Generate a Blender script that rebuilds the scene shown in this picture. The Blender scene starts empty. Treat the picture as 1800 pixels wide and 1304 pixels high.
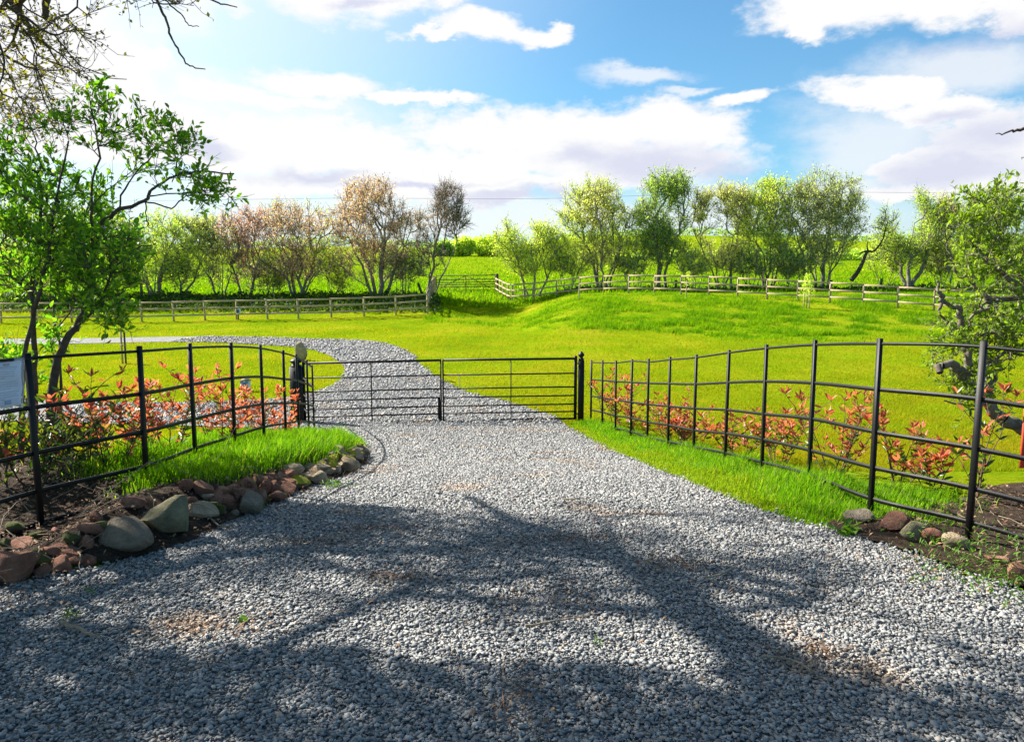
import bpy, bmesh, math, random
import numpy as np
from mathutils import Vector, Matrix
from mathutils.geometry import delaunay_2d_cdt
PI = math.pi
R = math.radians
SC = bpy.context.scene
COL = SC.collection
rs = np.random.RandomState

# ------------------------------------------------------------------ camera
F, CX, CY, PITCH, CAMZ = 1320.0, 900.0, 652.0, R(7.0), 1.6
SUN_AZ, SUN_EL = R(-62.0), R(39.0)          # azimuth clockwise from +Y

def ray(px, py):
    a, b = (px - CX) / F, (CY - py) / F
    return Vector((a, math.cos(PITCH) + b * math.sin(PITCH), -math.sin(PITCH) + b * math.cos(PITCH)))

def P(px, py, Y):
    d = ray(px, py)
    return Vector((0, 0, CAMZ)) + d * (Y / d.y)

# ------------------------------------------------------------------ terrain
def prof(pts):
    a = np.array(pts, float)
    def g(y):
        y = np.asarray(y, float)
        s = 0
        for k in (-2, -1, 0, 1, 2):
            s = s + np.interp(y + k * (0.18 + 0.02 * np.abs(y)), a[:, 0], a[:, 1])
        return s / 5
    return g
NEAR = [(-60, 0.3), (4.5, 0), (5.9, -.12), (7.8, -.40), (9.5, -.64), (11.1, -.83), (13.2, -.98), (16, -1.05)]
PL = prof(NEAR + [(36, -1.0), (40, -.97), (43, -.68), (46, 0), (50, .5), (57, .7), (100, 2.8), (150, 5.6), (200, 9), (260, 12.4), (320, 13), (500, 9), (1600, -40)])
PC = prof(NEAR + [(36, -1.0), (40, -.9), (45, -.5), (50, .05), (57, .67), (100, 2.7), (150, 5.4), (200, 9), (260, 12.4), (320, 13), (500, 9), (1600, -40)])
PR = prof(NEAR + [(26, -1.03), (32, -.78), (36, -.3), (40, .3), (43, .62), (45, .76), (50, .75), (57, .8), (100, 3.2), (150, 6.3), (200, 10.6), (260, 15.4), (320, 16), (500, 10), (1600, -40)])

def sstep(a, b, x):
    t = np.clip((np.asarray(x, float) - a) / (b - a), 0, 1)
    return t * t * (3 - 2 * t)

def vnoise(x, y, seed=0):
    """smooth value noise, 0..1"""
    x = np.asarray(x, float); y = np.asarray(y, float)
    xi = np.floor(x).astype(np.int64); yi = np.floor(y).astype(np.int64)
    fx = x - xi; fy = y - yi; fx = fx * fx * (3 - 2 * fx); fy = fy * fy * (3 - 2 * fy)
    def h(a, b):
        n = (a * 374761393 + b * 668265263 + seed * 1442695041) & 0x7fffffff
        n = ((n ^ (n >> 13)) * 1274126177) & 0x7fffffff
        return ((n ^ (n >> 16)) & 0xffff) / 65535.0
    return (h(xi, yi) * (1 - fx) + h(xi + 1, yi) * fx) * (1 - fy) + (h(xi, yi + 1) * (1 - fx) + h(xi + 1, yi + 1) * fx) * fy
def fnoise(x, y, seed=0, oct=3):
    s = 0; a = .5
    for k in range(oct):
        s = s + a * vnoise(x * 2 ** k + 17.3 * k, y * 2 ** k - 9.1 * k, seed + k); a *= .5
    return s / (1 - .5 ** oct)

EDGE_Y = [3.0, 3.7, 4.3, 5.0, 6.0, 7.0, 8.0, 8.8, 9.6, 10.4, 11.2]
EDGE_X = [-3.2, -2.55, -2.02, -1.84, -1.68, -1.58, -1.58, -1.68, -1.9, -2.2, -2.8]
def terrain(x, y):
    x = np.asarray(x, float); y = np.asarray(y, float)
    u = x / np.maximum(y, 8)
    wl = 1 - sstep(-.14, -.03, u); wr = sstep(-.01, .10, u)
    z = PL(y) * wl + PR(y) * wr + PC(y) * (1 - wl - wr)
    # raised bed behind the edging stones, left
    z = z + .21 * sstep(0, .42, np.interp(y, EDGE_Y, EDGE_X) - x) * (1 - .85 * sstep(2.3, 2.8, -x) * (1 - sstep(4.7, 5.5, y))) * sstep(2.9, 3.8, y) * (1 - sstep(8.2, 10.6, y)) * (1 - sstep(4.5, 8, -x))
    z = z + .015 * sstep(2.4, 2.8, x) * sstep(2.5, 3.6, y) * (1 - sstep(5, 8, y))
    w = sstep(14, 30, y)
    z = z + w * .16 * (fnoise(x * .22, y * .22, 3) - .5) * sstep(-1, 60, y + 30)
    ru = sstep(27, 36, y) * wr * (1 - sstep(44, 50, y))
    z = z + ru * (.07 * (fnoise(x * .3, y * .4, 5) - .5) + .05 * (fnoise(x * 1.4, y * 1.4, 9) - .5))
    far = sstep(60, 200, y)
    z = z + far * (.8 * np.sin(x * .021 + 1.0) + .5 * np.sin(x * .05 + y * .02))
    return z

def T(x, y):
    return float(terrain(x, y))

def G(px, py, lo=1.6):
    d = ray(px, py)
    ys = lo * (1.0 + .004) ** np.arange(1500)
    zs = CAMZ + d.z / d.y * ys
    xs = d.x / d.y * ys
    hit = np.nonzero(zs <= terrain(xs, ys))[0]
    i = hit[0] if len(hit) else -1
    return Vector((xs[i], ys[i], T(xs[i], ys[i])))

# ------------------------------------------------------------------ mesh building
def mk(name, V, Fs, mat, parent=None, smooth=False, loc=None, matidx=None):
    V = np.asarray(V, np.float32).reshape(-1, 3)
    if loc is not None:
        V = V - np.asarray(loc, np.float32)
    if not isinstance(Fs, list):
        Fs = [Fs]
    Fs = [np.asarray(f, np.int32) for f in Fs if len(f)]
    me = bpy.data.meshes.new(name)
    me.vertices.add(len(V)); me.vertices.foreach_set('co', V.ravel())
    li = np.concatenate([f.ravel() for f in Fs])
    lt = np.concatenate([np.full(len(f), f.shape[1], np.int32) for f in Fs])
    ls = np.concatenate([[0], np.cumsum(lt)[:-1]]).astype(np.int32)
    me.loops.add(len(li)); me.loops.foreach_set('vertex_index', li)
    me.polygons.add(len(lt)); me.polygons.foreach_set('loop_start', ls)
    if smooth:
        me.polygons.foreach_set('use_smooth', np.ones(len(lt), bool))
    for m in (mat if isinstance(mat, (list, tuple)) else [mat]):
        me.materials.append(m)
    if matidx is not None:
        me.polygons.foreach_set('material_index', np.asarray(matidx, np.int32))
    me.update(calc_edges=True)
    me.validate()
    o = bpy.data.objects.new(name, me); COL.objects.link(o)
    if loc is not None and parent is None:
        o.location = loc
    if parent is not None:
        o.parent = parent
    return o

def tag(o, label=None, cat=None, group=None, kind=None):
    if label: o['label'] = label
    if cat: o['category'] = cat
    if group: o['group'] = group
    if kind: o['kind'] = kind
    return o

def thing(name, label, cat, loc=(0, 0, 0), group=None):
    o = bpy.data.objects.new(name, None); COL.objects.link(o)
    o.location = loc; o.empty_display_size = .1
    return tag(o, label, cat, group)

class MB:
    """collects boxes, sweeps and tubes in WORLD coordinates, built as one mesh"""
    def __init__(s): s.v = []; s.f4 = []; s.f3 = []; s.n = 0
    def add(s, V, f4=(), f3=()):
        V = np.asarray(V, float).reshape(-1, 3)
        if len(f4): s.f4.append(np.asarray(f4, int) + s.n)
        if len(f3): s.f3.append(np.asarray(f3, int) + s.n)
        s.v.append(V); s.n += len(V); return s
    def sweep(s, pts, prof2, up=(0, 0, 1), closed=False):
        """sweep a 2-D profile (side, up) along pts"""
        pts = np.asarray(pts, float); n = len(pts); k = np.asarray(prof2).shape[-2]
        t = np.gradient(pts, axis=0); t /= np.linalg.norm(t, axis=1)[:, None] + 1e-9
        up = np.asarray(up, float)
        side = np.cross(t, up); side /= np.linalg.norm(side, axis=1)[:, None] + 1e-9
        upv = np.cross(side, t)
        pr = np.asarray(prof2, float)
        if pr.ndim == 2: pr = np.repeat(pr[None], n, 0)
        V = pts[:, None] + pr[..., 0:1] * side[:, None] + pr[..., 1:2] * upv[:, None]
        idx = np.arange(n * k).reshape(n, k)
        a = idx[:-1]; b = idx[1:]
        q = np.stack([a, np.roll(a, -1, 1), np.roll(b, -1, 1), b], -1).reshape(-1, 4)
        m_ = n * k
        f3 = [(j, m_, (j + 1) % k) for j in range(k)] + [(m_ - k + (j + 1) % k, m_ + 1, m_ - k + j) for j in range(k)]
        s.add(np.vstack([V.reshape(-1, 3), V[0].mean(0), V[-1].mean(0)]), q, f3)
        return s
    def tube(s, pts, r, k=8):
        n = len(pts); r = np.broadcast_to(np.asarray(r, float), (n,))
        a = np.arange(k) / k * 2 * PI
        pr = np.stack([np.cos(a), np.sin(a)], -1)[None] * r[:, None, None]
        p = np.asarray(pts, float); d = p[-1] - p[0]
        up = (0, 0, 1) if abs(d[2]) < .8 * np.linalg.norm(d) else (0, 1, 0)
        return s.sweep(pts, pr, up)
    def bar(s, p0, p1, w, h, up=(0, 0, 1), bev=.18):
        b = bev * min(w, h); x, y = w / 2, h / 2
        pr = [(-x + b, -y), (x - b, -y), (x, -y + b), (x, y - b), (x - b, y), (-x + b, y), (-x, y - b), (-x, -y + b)]
        p0 = np.asarray(p0, float); p1 = np.asarray(p1, float)
        d = p1 - p0
        if abs(d[2]) > .9 * np.linalg.norm(d): up = (0, 1, 0) if up == (0, 0, 1) else up
        return s.sweep([p0, p0 + d * .5, p1], pr, up)
    def build(s, name, mat, parent=None, smooth=False, rel=None):
        V = np.vstack(s.v)
        if rel is not None: V = V - np.asarray(rel, float)
        Fs = []
        if s.f4: Fs.append(np.vstack(s.f4))
        if s.f3: Fs.append(np.vstack(s.f3))
        o = mk(name, V, Fs, mat, parent, smooth)
        return o

def catmull(pts, n=8, closed=False):
    p = np.asarray(pts, float)
    if closed:
        q = np.vstack([p[-1], p, p[0], p[1]])
    else:
        q = np.vstack([2 * p[0] - p[1], p, 2 * p[-1] - p[-2]])
    out = []
    for i in range(1, len(q) - 2):
        t = np.linspace(0, 1, n, endpoint=False)[:, None]
        a, b, c, d = q[i - 1], q[i], q[i + 1], q[i + 2]
        out.append(.5 * (2 * b + (c - a) * t + (2 * a - 5 * b + 4 * c - d) * t ** 2 + (3 * b - 3 * c + d - a) * t ** 3))
    out = np.vstack(out)
    if not closed: out = np.vstack([out, p[-1]])
    return out

# ------------------------------------------------------------------ materials
def newmat(name):
    m = bpy.data.materials.new(name); m.use_nodes = True
    nt = m.node_tree; nt.nodes.clear()
    out = nt.nodes.new('ShaderNodeOutputMaterial')
    return m, nt, out
def N(nt, t, **kw):
    n = nt.nodes.new('ShaderNode' + t)
    for k, v in kw.items():
        if hasattr(n, k) and not k.startswith('i_'): setattr(n, k, v)
        else: n.inputs[k[2:] if k.startswith('i_') else k].default_value = v
    return n
def ramp(nt, fac, stops):
    r = nt.nodes.new('ShaderNodeValToRGB'); e = r.color_ramp.elements
    while len(e) < len(stops): e.new(.5)
    for x, (p, c) in zip(e, stops):
        x.position = p; x.color = (*c, 1)
    nt.links.new(fac, r.inputs[0]); return r
def noise(nt, scale, detail=5, rough=.6, vec=None, dim='3D'):
    n = nt.nodes.new('ShaderNodeTexNoise')
    n.inputs['Scale'].default_value = scale; n.inputs['Detail'].default_value = detail; n.inputs['Roughness'].default_value = rough
    if vec is not None: nt.links.new(vec, n.inputs['Vector'])
    return n
def mixc(nt, fac, a, b, mode='MIX'):
    m = nt.nodes.new('ShaderNodeMix'); m.data_type = 'RGBA'; m.blend_type = mode
    for s, v in ((0, fac), (6, a), (7, b)):
        if hasattr(v, 'is_linked') or hasattr(v, 'links'): nt.links.new(v, m.inputs[s])
        elif s == 0: m.inputs[0].default_value = v
        else: m.inputs[s].default_value = (*v, 1)
    return m.outputs[2]
def geopos(nt):
    return nt.nodes.new('ShaderNodeNewGeometry').outputs['Position']

def leafmat(name, stops, trans=.45, rough=.45, spec=.35, tcol=(1.25, 1.15, .45), big=None):
    """leaf: diffuse + translucent + a little gloss, colour varying per leaf"""
    m, nt, out = newmat(name)
    g = nt.nodes.new('ShaderNodeNewGeometry')
    c = ramp(nt, g.outputs['Random Per Island'], stops).outputs[0]
    if big:
        nz = noise(nt, big[0], 3, .6, g.outputs['Position'])
        f = ramp(nt, nz.outputs[0], [(.38, (0, 0, 0)), (.62, (1, 1, 1))]).outputs[0]
        c = mixc(nt, f, c, mixc(nt, 1.0, c, big[1], 'MULTIPLY'))
    p = N(nt, 'BsdfPrincipled', Roughness=rough)
    p.inputs['Specular IOR Level'].default_value = spec
    nt.links.new(c, p.inputs['Base Color'])
    t = nt.nodes.new('ShaderNodeBsdfTranslucent')
    nt.links.new(mixc(nt, 1.0, c, tcol, 'MULTIPLY'), t.inputs[0])
    mx = nt.nodes.new('ShaderNodeMixShader'); mx.inputs[0].default_value = trans
    nt.links.new(p.outputs[0], mx.inputs[1]); nt.links.new(t.outputs[0], mx.inputs[2])
    nt.links.new(mx.outputs[0], out.inputs[0])
    return m

def surfmat(name, stops, scale=8, rough=.85, bump=.3, bscale=30, spec=.3, metal=0, bdist=.02, detail=6):
    m, nt, out = newmat(name)
    pos = geopos(nt)
    n1 = noise(nt, scale, detail, .65, pos)
    c = ramp(nt, n1.outputs[0], stops).outputs[0]
    p = N(nt, 'BsdfPrincipled', Roughness=rough, Metallic=metal)
    p.inputs['Specular IOR Level'].default_value = spec
    nt.links.new(c, p.inputs['Base Color'])
    if bump:
        n2 = noise(nt, bscale, 8, .7, pos)
        b = N(nt, 'Bump', Strength=bump, Distance=bdist)
        nt.links.new(n2.outputs[0], b.inputs['Height']); nt.links.new(b.outputs[0], p.inputs['Normal'])
    nt.links.new(p.outputs[0], out.inputs[0])
    return m

def islandmat(name, stops, rough=.8, spec=.3, nscale=60, namp=.35, patch=None):
    m, nt, out = newmat(name)
    g = nt.nodes.new('ShaderNodeNewGeometry')
    c = ramp(nt, g.outputs['Random Per Island'], stops).outputs[0]
    n1 = noise(nt, nscale, 4, .6, g.outputs['Position'])
    f = ramp(nt, n1.outputs[0], [(.3, (1 - namp,) * 3), (.7, (1 + namp * .6,) * 3)]).outputs[0]
    c = mixc(nt, 1.0, c, f, 'MULTIPLY')
    if patch:
        n2 = noise(nt, patch[0], 5, .65, g.outputs['Position'])
        f2 = ramp(nt, n2.outputs[0], [(patch[1], (0, 0, 0)), (patch[2], (1, 1, 1))]).outputs[0]
        c = mixc(nt, f2, c, mixc(nt, 1.0, c, patch[3], 'MULTIPLY'))
    p = N(nt, 'BsdfPrincipled', Roughness=rough)
    p.inputs['Specular IOR Level'].default_value = spec
    nt.links.new(c, p.inputs['Base Color']); nt.links.new(p.outputs[0], out.inputs[0])
    return m

M = {}
M['black'] = surfmat('black_paint', [(.3, (.0035, .0035, .004)), (.75, (.008, .0075, .0075))], 40, .5, .12, 160, .28)
M['bark'] = surfmat('bark', [(.3, (.05, .04, .032)), (.7, (.13, .11, .09))], 14, .9, .6, 40, .15)
M['bark_pale'] = surfmat('pale_bark', [(.3, (.09, .075, .055)), (.7, (.26, .22, .17))], 10, .9, .6, 45, .15)
M['bark_far'] = surfmat('grey_bark', [(.3, (.13, .11, .092)), (.7, (.29, .25, .21))], 3, .95, .3, 10, .1)
M['twig_far'] = surfmat('twig_bark', [(.3, (.20, .165, .13)), (.7, (.36, .30, .235))], 2, .95, 0, 10, .1)
M['stem_red'] = surfmat('young_stem', [(.3, (.07, .04, .03)), (.7, (.15, .09, .06))], 20, .8, 0, 10, .2)
M['wood'] = surfmat('fence_timber', [(.3, (.31, .23, .13)), (.7, (.50, .395, .24))], 5, .85, .4, 25, .2)
M['wood_dark'] = surfmat('old_timber', [(.3, (.05, .04, .03)), (.7, (.12, .10, .075))], 5, .9, .4, 25, .2)
M['soil'] = surfmat('soil', [(.3, (.026, .018, .013)), (.55, (.062, .042, .029)), (.75, (.12, .082, .058))], 22, .95, 1.0, 60, .1, bdist=.03)
M['litter'] = islandmat('leaf_litter', [(0, (.07, .04, .026)), (.4, (.16, .085, .05)), (.75, (.27, .16, .09)), (1, (.36, .26, .16))], .85, .2)
M['stick'] = surfmat('dead_wood', [(.3, (.16, .12, .08)), (.7, (.36, .29, .20))], 30, .85, .4, 80, .15)
M['red_board'] = surfmat('red_paint', [(.3, (.55, .06, .03)), (.7, (.68, .10, .05))], 8, .6, .1, 60, .3)
M['white'] = surfmat('white_plastic', [(.3, (.72, .74, .76)), (.7, (.82, .83, .84))], 12, .5, 0, 60, .4)
M['blue'] = surfmat('blue_label', [(.3, (.04, .22, .50)), (.7, (.06, .30, .62))], 12, .5, 0, 60, .4)
M['ink'] = surfmat('dark_ink', [(.3, (.02, .02, .025)), (.7, (.04, .04, .05))], 12, .6, 0, 60, .3)
M['printed'] = surfmat('grey_print', [(.3, (.28, .31, .38)), (.7, (.38, .41, .48))], 12, .6, 0, 60, .3)
M['gate_steel'] = surfmat('galvanised_steel', [(.3, (.20, .22, .22)), (.7, (.34, .36, .36))], 12, .5, 0, 60, .5, .5)
M['wire'] = surfmat('cable', [(.3, (.08, .08, .09)), (.7, (.12, .12, .13))], 2, .7, 0, 10, .2)

# stones
def stonemat(name, stops, moss=0.0, mosscol=(.22, .22, .03), scale=9):
    m, nt, out = newmat(name)
    g = nt.nodes.new('ShaderNodeNewGeometry')
    pos = g.outputs['Position']
    n1 = noise(nt, scale, 9, .7, pos)
    c = ramp(nt, n1.outputs[0], stops).outputs[0]
    v = nt.nodes.new('ShaderNodeTexVoronoi'); v.inputs['Scale'].default_value = 70
    nt.links.new(pos, v.inputs['Vector'])
    sp = ramp(nt, v.outputs['Distance'], [(.05, (.55, .55, .55)), (.3, (1, 1, 1))]).outputs[0]
    c = mixc(nt, .5, c, mixc(nt, 1.0, c, sp, 'MULTIPLY'))
    if moss > 0:
        sep = nt.nodes.new('ShaderNodeSeparateXYZ'); nt.links.new(g.outputs['Normal'], sep.inputs[0])
        n3 = noise(nt, 14, 5, .7, pos)
        ad = N(nt, 'Math', operation='MULTIPLY_ADD'); nt.links.new(n3.outputs[0], ad.inputs[0]); ad.inputs[1].default_value = 1.6; nt.links.new(sep.outputs[2], ad.inputs[2])
        f = ramp(nt, ad.outputs[0], [(max(0, 1.0 - moss * .55) * .62, (0, 0, 0)), (min(1, (1.0 - moss * .55) * .62 + .12), (1, 1, 1))])
        ml = N(nt, 'Math', operation='MULTIPLY'); nt.links.new(ad.outputs[0], ml.inputs[0]); ml.inputs[1].default_value = .55
        nt.links.new(ml.outputs[0], f.inputs[0])
        c = mixc(nt, f.outputs[0], c, mosscol)
    p = N(nt, 'BsdfPrincipled', Roughness=.9); p.inputs['Specular IOR Level'].default_value = .2
    nt.links.new(c, p.inputs['Base Color'])
    n2 = noise(nt, 30, 10, .75, pos)
    b = N(nt, 'Bump', Strength=1.0, Distance=.03); nt.links.new(n2.outputs[0], b.inputs['Height'])
    nt.links.new(b.outputs[0], p.inputs['Normal']); nt.links.new(p.outputs[0], out.inputs[0])
    return m
M['st_red'] = stonemat('red_sandstone', [(0.3, (0.135, 0.0567, 0.0351)), (0.55, (0.297, 0.1418, 0.0918)), (0.75, (0.4995, 0.2767, 0.1823))])
M['st_tan'] = stonemat('tan_sandstone', [(0.3, (0.25, 0.175, 0.1125)), (0.55, (0.4125, 0.3125, 0.2063)), (0.75, (0.575, 0.4625, 0.325))])
M['st_grey'] = stonemat('grey_stone', [(0.3, (0.1375, 0.11, 0.0775)), (0.55, (0.2625, 0.21, 0.1525)), (0.75, (0.4125, 0.3438, 0.2562))])
M['st_green'] = stonemat('green_grey_stone', [(0.3, (0.1116, 0.1031, 0.0594)), (0.55, (0.2231, 0.2001, 0.1164)), (0.75, (0.3806, 0.3214, 0.196))])
M['st_moss'] = stonemat('mossy_stone', [(.3, (.12, .09, .06)), (.55, (.20, .155, .10)), (.75, (.28, .22, .15))], 1.0, (.30, .29, .02))
M['st_dmoss'] = stonemat('dark_mossy_stone', [(.3, (.10, .06, .045)), (.55, (.15, .10, .07)), (.75, (.2, .14, .10))], .9, (.09, .10, .025))

# leaves
M['lf_shrub'] = leafmat('shrub_leaf', [(0, (.06, .15, .018)), (.4, (.12, .26, .025)), (.8, (.20, .37, .035)), (1, (.34, .42, .06))], .58, .45, .3, (1.5, 1.75, .35))
M['lf_apple'] = leafmat('spring_leaf', [(0, (.10, .17, .015)), (.5, (.18, .28, .02)), (1, (.30, .38, .04))], .5, .45, .3, (1.4, 1.5, .4))
M['lf_bud'] = leafmat('opening_bud_leaf', [(0, (.10, .10, .02)), (.5, (.18, .19, .03)), (1, (.30, .28, .04))], .5, .5, .3, (1.4, 1.3, .4))
M['lf_dense'] = leafmat('dense_leaf', [(0, (.03, .07, .015)), (1, (.07, .13, .02))], .35)
M['lf_red'] = leafmat('red_tip_leaf', [(0, (.26, .05, .03)), (.4, (.50, .135, .07)), (.75, (.62, .22, .115)), (.9, (.50, .26, .08)), (1, (.20, .05, .04))], .5, .4, .35, (1.35, 1.05, .85))
M['lf_green'] = leafmat('glossy_green_leaf', [(0, (.03, .06, .015)), (.6, (.06, .12, .02)), (1, (.16, .20, .03))], .38, .32, .5, (1.3, 1.4, .4))
M['lf_under'] = leafmat('bank_leaf', [(0, (.02, .05, .015)), (.6, (.045, .10, .02)), (1, (.10, .18, .03))], .35, .6, .2)
M['blade_verge'] = leafmat('dry_verge_blade', [(0, (.12, .21, .004)), (.5, (.19, .30, .006)), (.85, (.30, .36, .015)), (1, (.48, .42, .14))], .5, .7, .05, (1.25, 1.35, .3))
M['lf_weed'] = leafmat('weed_leaf', [(0, (.06, .14, .015)), (1, (.14, .28, .03))], .45, .5, .3, (1.3, 1.4, .4))
FAR = {
 'green':  [(0, (.08, .13, .025)), (.5, (.14, .21, .03)), (1, (.25, .31, .05))],
 'lime':   [(0, (.11, .16, .02)), (.5, (.19, .26, .03)), (1, (.32, .36, .06))],
 'dark':   [(0, (.05, .09, .025)), (.5, (.10, .155, .035)), (1, (.18, .24, .05))],
 'olive':  [(0, (.14, .15, .045)), (.5, (.22, .24, .06)), (1, (.36, .37, .12))],
 'greyg':  [(0, (.07, .09, .04)), (.5, (.13, .155, .06)), (1, (.24, .27, .11))],
 'peach':  [(0, (.25, .145, .085)), (.5, (.44, .285, .165)), (1, (.60, .43, .27))],
 'pink':   [(0, (.26, .135, .105)), (.5, (.42, .25, .19)), (1, (.56, .38, .30))],
 'brown':  [(0, (.13, .10, .075)), (.5, (.23, .185, .13)), (1, (.36, .29, .20))],
}
for k, v in FAR.items():
    v = [(p, tuple(min(.8, x * (1.9 if k in ('peach', 'pink') else 1.9 if k == 'brown' else 3.0)) for x in c)) for p, c in v]
    M['far_' + k] = leafmat('far_leaf_' + k, v, .5, .7, .15, (1.3, 1.25, .6) if k in ('green', 'lime', 'dark', 'olive', 'greyg') else (1.1, 1.0, .8))
# grass
M['blade_lawn'] = leafmat('mown_grass_blade', [(0, (.13, .19, .004)), (.5, (.205, .265, .006)), (1, (.29, .315, .014))], .5, .8, .04, (1.4, 1.3, .25), big=(.45, (1.35, 1.0, 1.6)))
M['blade_tall'] = leafmat('long_grass_blade', [(0, (.075, .18, .004)), (.45, (.13, .29, .006)), (.85, (.22, .38, .01)), (1, (.42, .38, .12))], .5, .6, .10, (1.2, 1.4, .3))
M['blade_rough'] = leafmat('rough_grass_blade', [(0, (.11, .22, .004)), (.5, (.18, .33, .006)), (1, (.30, .42, .012))], .5, .8, .05, (1.3, 1.35, .3), big=(1.3, (.45, .66, .7)))

def groundmat():
    m, nt, out = newmat('turf')
    pos = geopos(nt)
    n1 = noise(nt, .35, 6, .6, pos); n2 = noise(nt, 9, 6, .75, pos); n3 = noise(nt, 2.2, 4, .65, pos)
    c = ramp(nt, n1.outputs[0], [(.32, (.105, .195, .004)), (.5, (.165, .245, .005)), (.68, (.25, .27, .012))]).outputs[0]
    c2 = ramp(nt, n2.outputs[0], [(.3, (.5, .55, .5)), (.7, (1.4, 1.35, 1.3))]).outputs[0]
    c = mixc(nt, 1.0, c, c2, 'MULTIPLY')
    c3 = ramp(nt, n3.outputs[0], [(.56, (0, 0, 0)), (.70, (1, 1, 1))]).outputs[0]
    c = mixc(nt, c3, c, mixc(nt, 1.0, c, (1.5, .98, 2.0), 'MULTIPLY'))
    p = N(nt, 'BsdfPrincipled', Roughness=.95); p.inputs['Specular IOR Level'].default_value = .0
    nt.links.new(c, p.inputs['Base Color'])
    nb = noise(nt, 25, 6, .8, pos)
    b = N(nt, 'Bump', Strength=1.0, Distance=.05); nt.links.new(nb.outputs[0], b.inputs['Height'])
    nt.links.new(b.outputs[0], p.inputs['Normal']); nt.links.new(p.outputs[0], out.inputs[0])
    return m
M['turf'] = groundmat()

def drivemat(hollows=()):
    m, nt, out = newmat('gravel_bed')
    pos = geopos(nt)
    v = nt.nodes.new('ShaderNodeTexVoronoi'); v.inputs['Scale'].default_value = 75
    nt.links.new(pos, v.inputs['Vector'])
    hs = nt.nodes.new('ShaderNodeSeparateColor'); nt.links.new(v.outputs['Color'], hs.inputs[0])
    c = ramp(nt, hs.outputs[0], [(0, (.20, .20, .20)), (.5, (.33, .328, .32)), (1, (.48, .47, .44))]).outputs[0]
    ed = ramp(nt, v.outputs['Distance'], [(.25, (1, 1, 1)), (.75, (.55, .55, .56))]).outputs[0]
    c = mixc(nt, 1.0, c, ed, 'MULTIPLY')
    n2 = noise(nt, 1.1, 6, .7, pos)
    f2 = ramp(nt, n2.outputs[0], [(.56, (0, 0, 0)), (.68, (1, 1, 1))]).outputs[0]
    c = mixc(nt, f2, c, mixc(nt, 1.0, c, (1.0, .74, .54), 'MULTIPLY'))
    p = N(nt, 'BsdfPrincipled', Roughness=.85); p.inputs['Specular IOR Level'].default_value = .25
    nt.links.new(c, p.inputs['Base Color'])
    b = N(nt, 'Bump', Strength=1.0, Distance=.02); b.invert = True
    nt.links.new(v.outputs['Distance'], b.inputs['Height'])
    nt.links.new(b.outputs[0], p.inputs['Normal']); nt.links.new(p.outputs[0], out.inputs[0])
    return m
M['chip'] = islandmat('stone_chip', [(0, (.17, .169, .168)), (.35, (.235, .233, .228)), (.7, (.31, .304, .29)), (.93, (.40, .388, .36)), (1, (.33, .25, .18))], .7, .35, 90, .3,
                      patch=(1.1, .57, .68, (1.18, .92, .72)))
# ------------------------------------------------------------------ ground
def build_ground():
    ys = np.concatenate([np.linspace(-14, 1.5, 22), 1.5 * (1500 / 1.5) ** np.linspace(0, 1, 300)[1:]])
    us = np.sign(np.linspace(-1, 1, 261)) * np.abs(np.linspace(-1, 1, 261)) ** 1.35 * 2.0
    Y, U = np.meshgrid(ys, us, indexing='ij')
    X = U * (np.maximum(Y, 0) + 14) * .72
    Z = terrain(X, Y)
    V = np.stack([X, Y, Z], -1).reshape(-1, 3)
    n, k = Y.shape
    idx = np.arange(n * k).reshape(n, k)
    q = np.stack([idx[:-1, :-1], idx[:-1, 1:], idx[1:, 1:], idx[1:, :-1]], -1).reshape(-1, 4)
    return tag(mk('ground', V, q, M['turf'], smooth=True), 'green turf of the lawn, the bank and the fields beyond', 'ground', kind='structure')
build_ground()

DR = np.array([(-9, -6), (-6.5, -2), (-4.6, 1.8), (-3.1, 3.1), (-2.6, 3.7), (-2.08, 4.2), (-1.9, 5.0), (-1.72, 6.0), (-1.62, 7.0), (-1.6, 8.0), (-1.7, 8.8), (-1.85, 9.4),
      (-2.0, 10.0), (-2.4, 10.8), (-3.0, 11.5), (-3.7, 12.2), (-4.6, 12.6), (-6.4, 13.0), (-9, 13.4), (-14, 14.2), (-22, 15.5), (-22, 18.8),
      (-14, 17.3), (-9, 15.9), (-6.8, 15.9), (-5.3, 16.4), (-4.65, 17.4), (-4.45, 19), (-4.8, 21.5), (-5.6, 24), (-7.6, 27.8), (-11.6, 30.3), (-17.5, 30.3), (-34, 28.6),
      (-34, 31.6), (-18.7, 32.7), (-12.8, 33.8), (-7.6, 32.6), (-4.9, 29.6), (-3.6, 26.5), (-2.78, 22.9), (-1.36, 18), (-.25, 16.2), (.72, 14.2), (.9, 13.0),
      (1.15, 11.0), (1.38, 8.75), (1.52, 6.9), (1.66, 5.7), (1.82, 5.0), (2.1, 4.6), (2.3, 4.2), (2.55, 3.7), (3.4, 2.9), (5, 1.5), (9, -2), (10, -6)], float)
_dr = catmull(DR, 10, closed=True)
def resample(poly, steps):
    out = []
    for i in range(len(poly)):
        a, b = poly[i], poly[(i + 1) % len(poly)]
        L = np.linalg.norm(b - a); s = steps(a)
        for t in np.linspace(0, 1, max(1, int(L / s)), endpoint=False): out.append(a + (b - a) * t)
    return np.array(out)
_dr = resample(_dr, lambda a: .10 + .012 * max(a[1], 0))
_g = rs(3)
_dr = _dr + _g.normal(0, 1, _dr.shape) * (.022 + .0012 * np.maximum(_dr[:, 1:2], 0))

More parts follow.
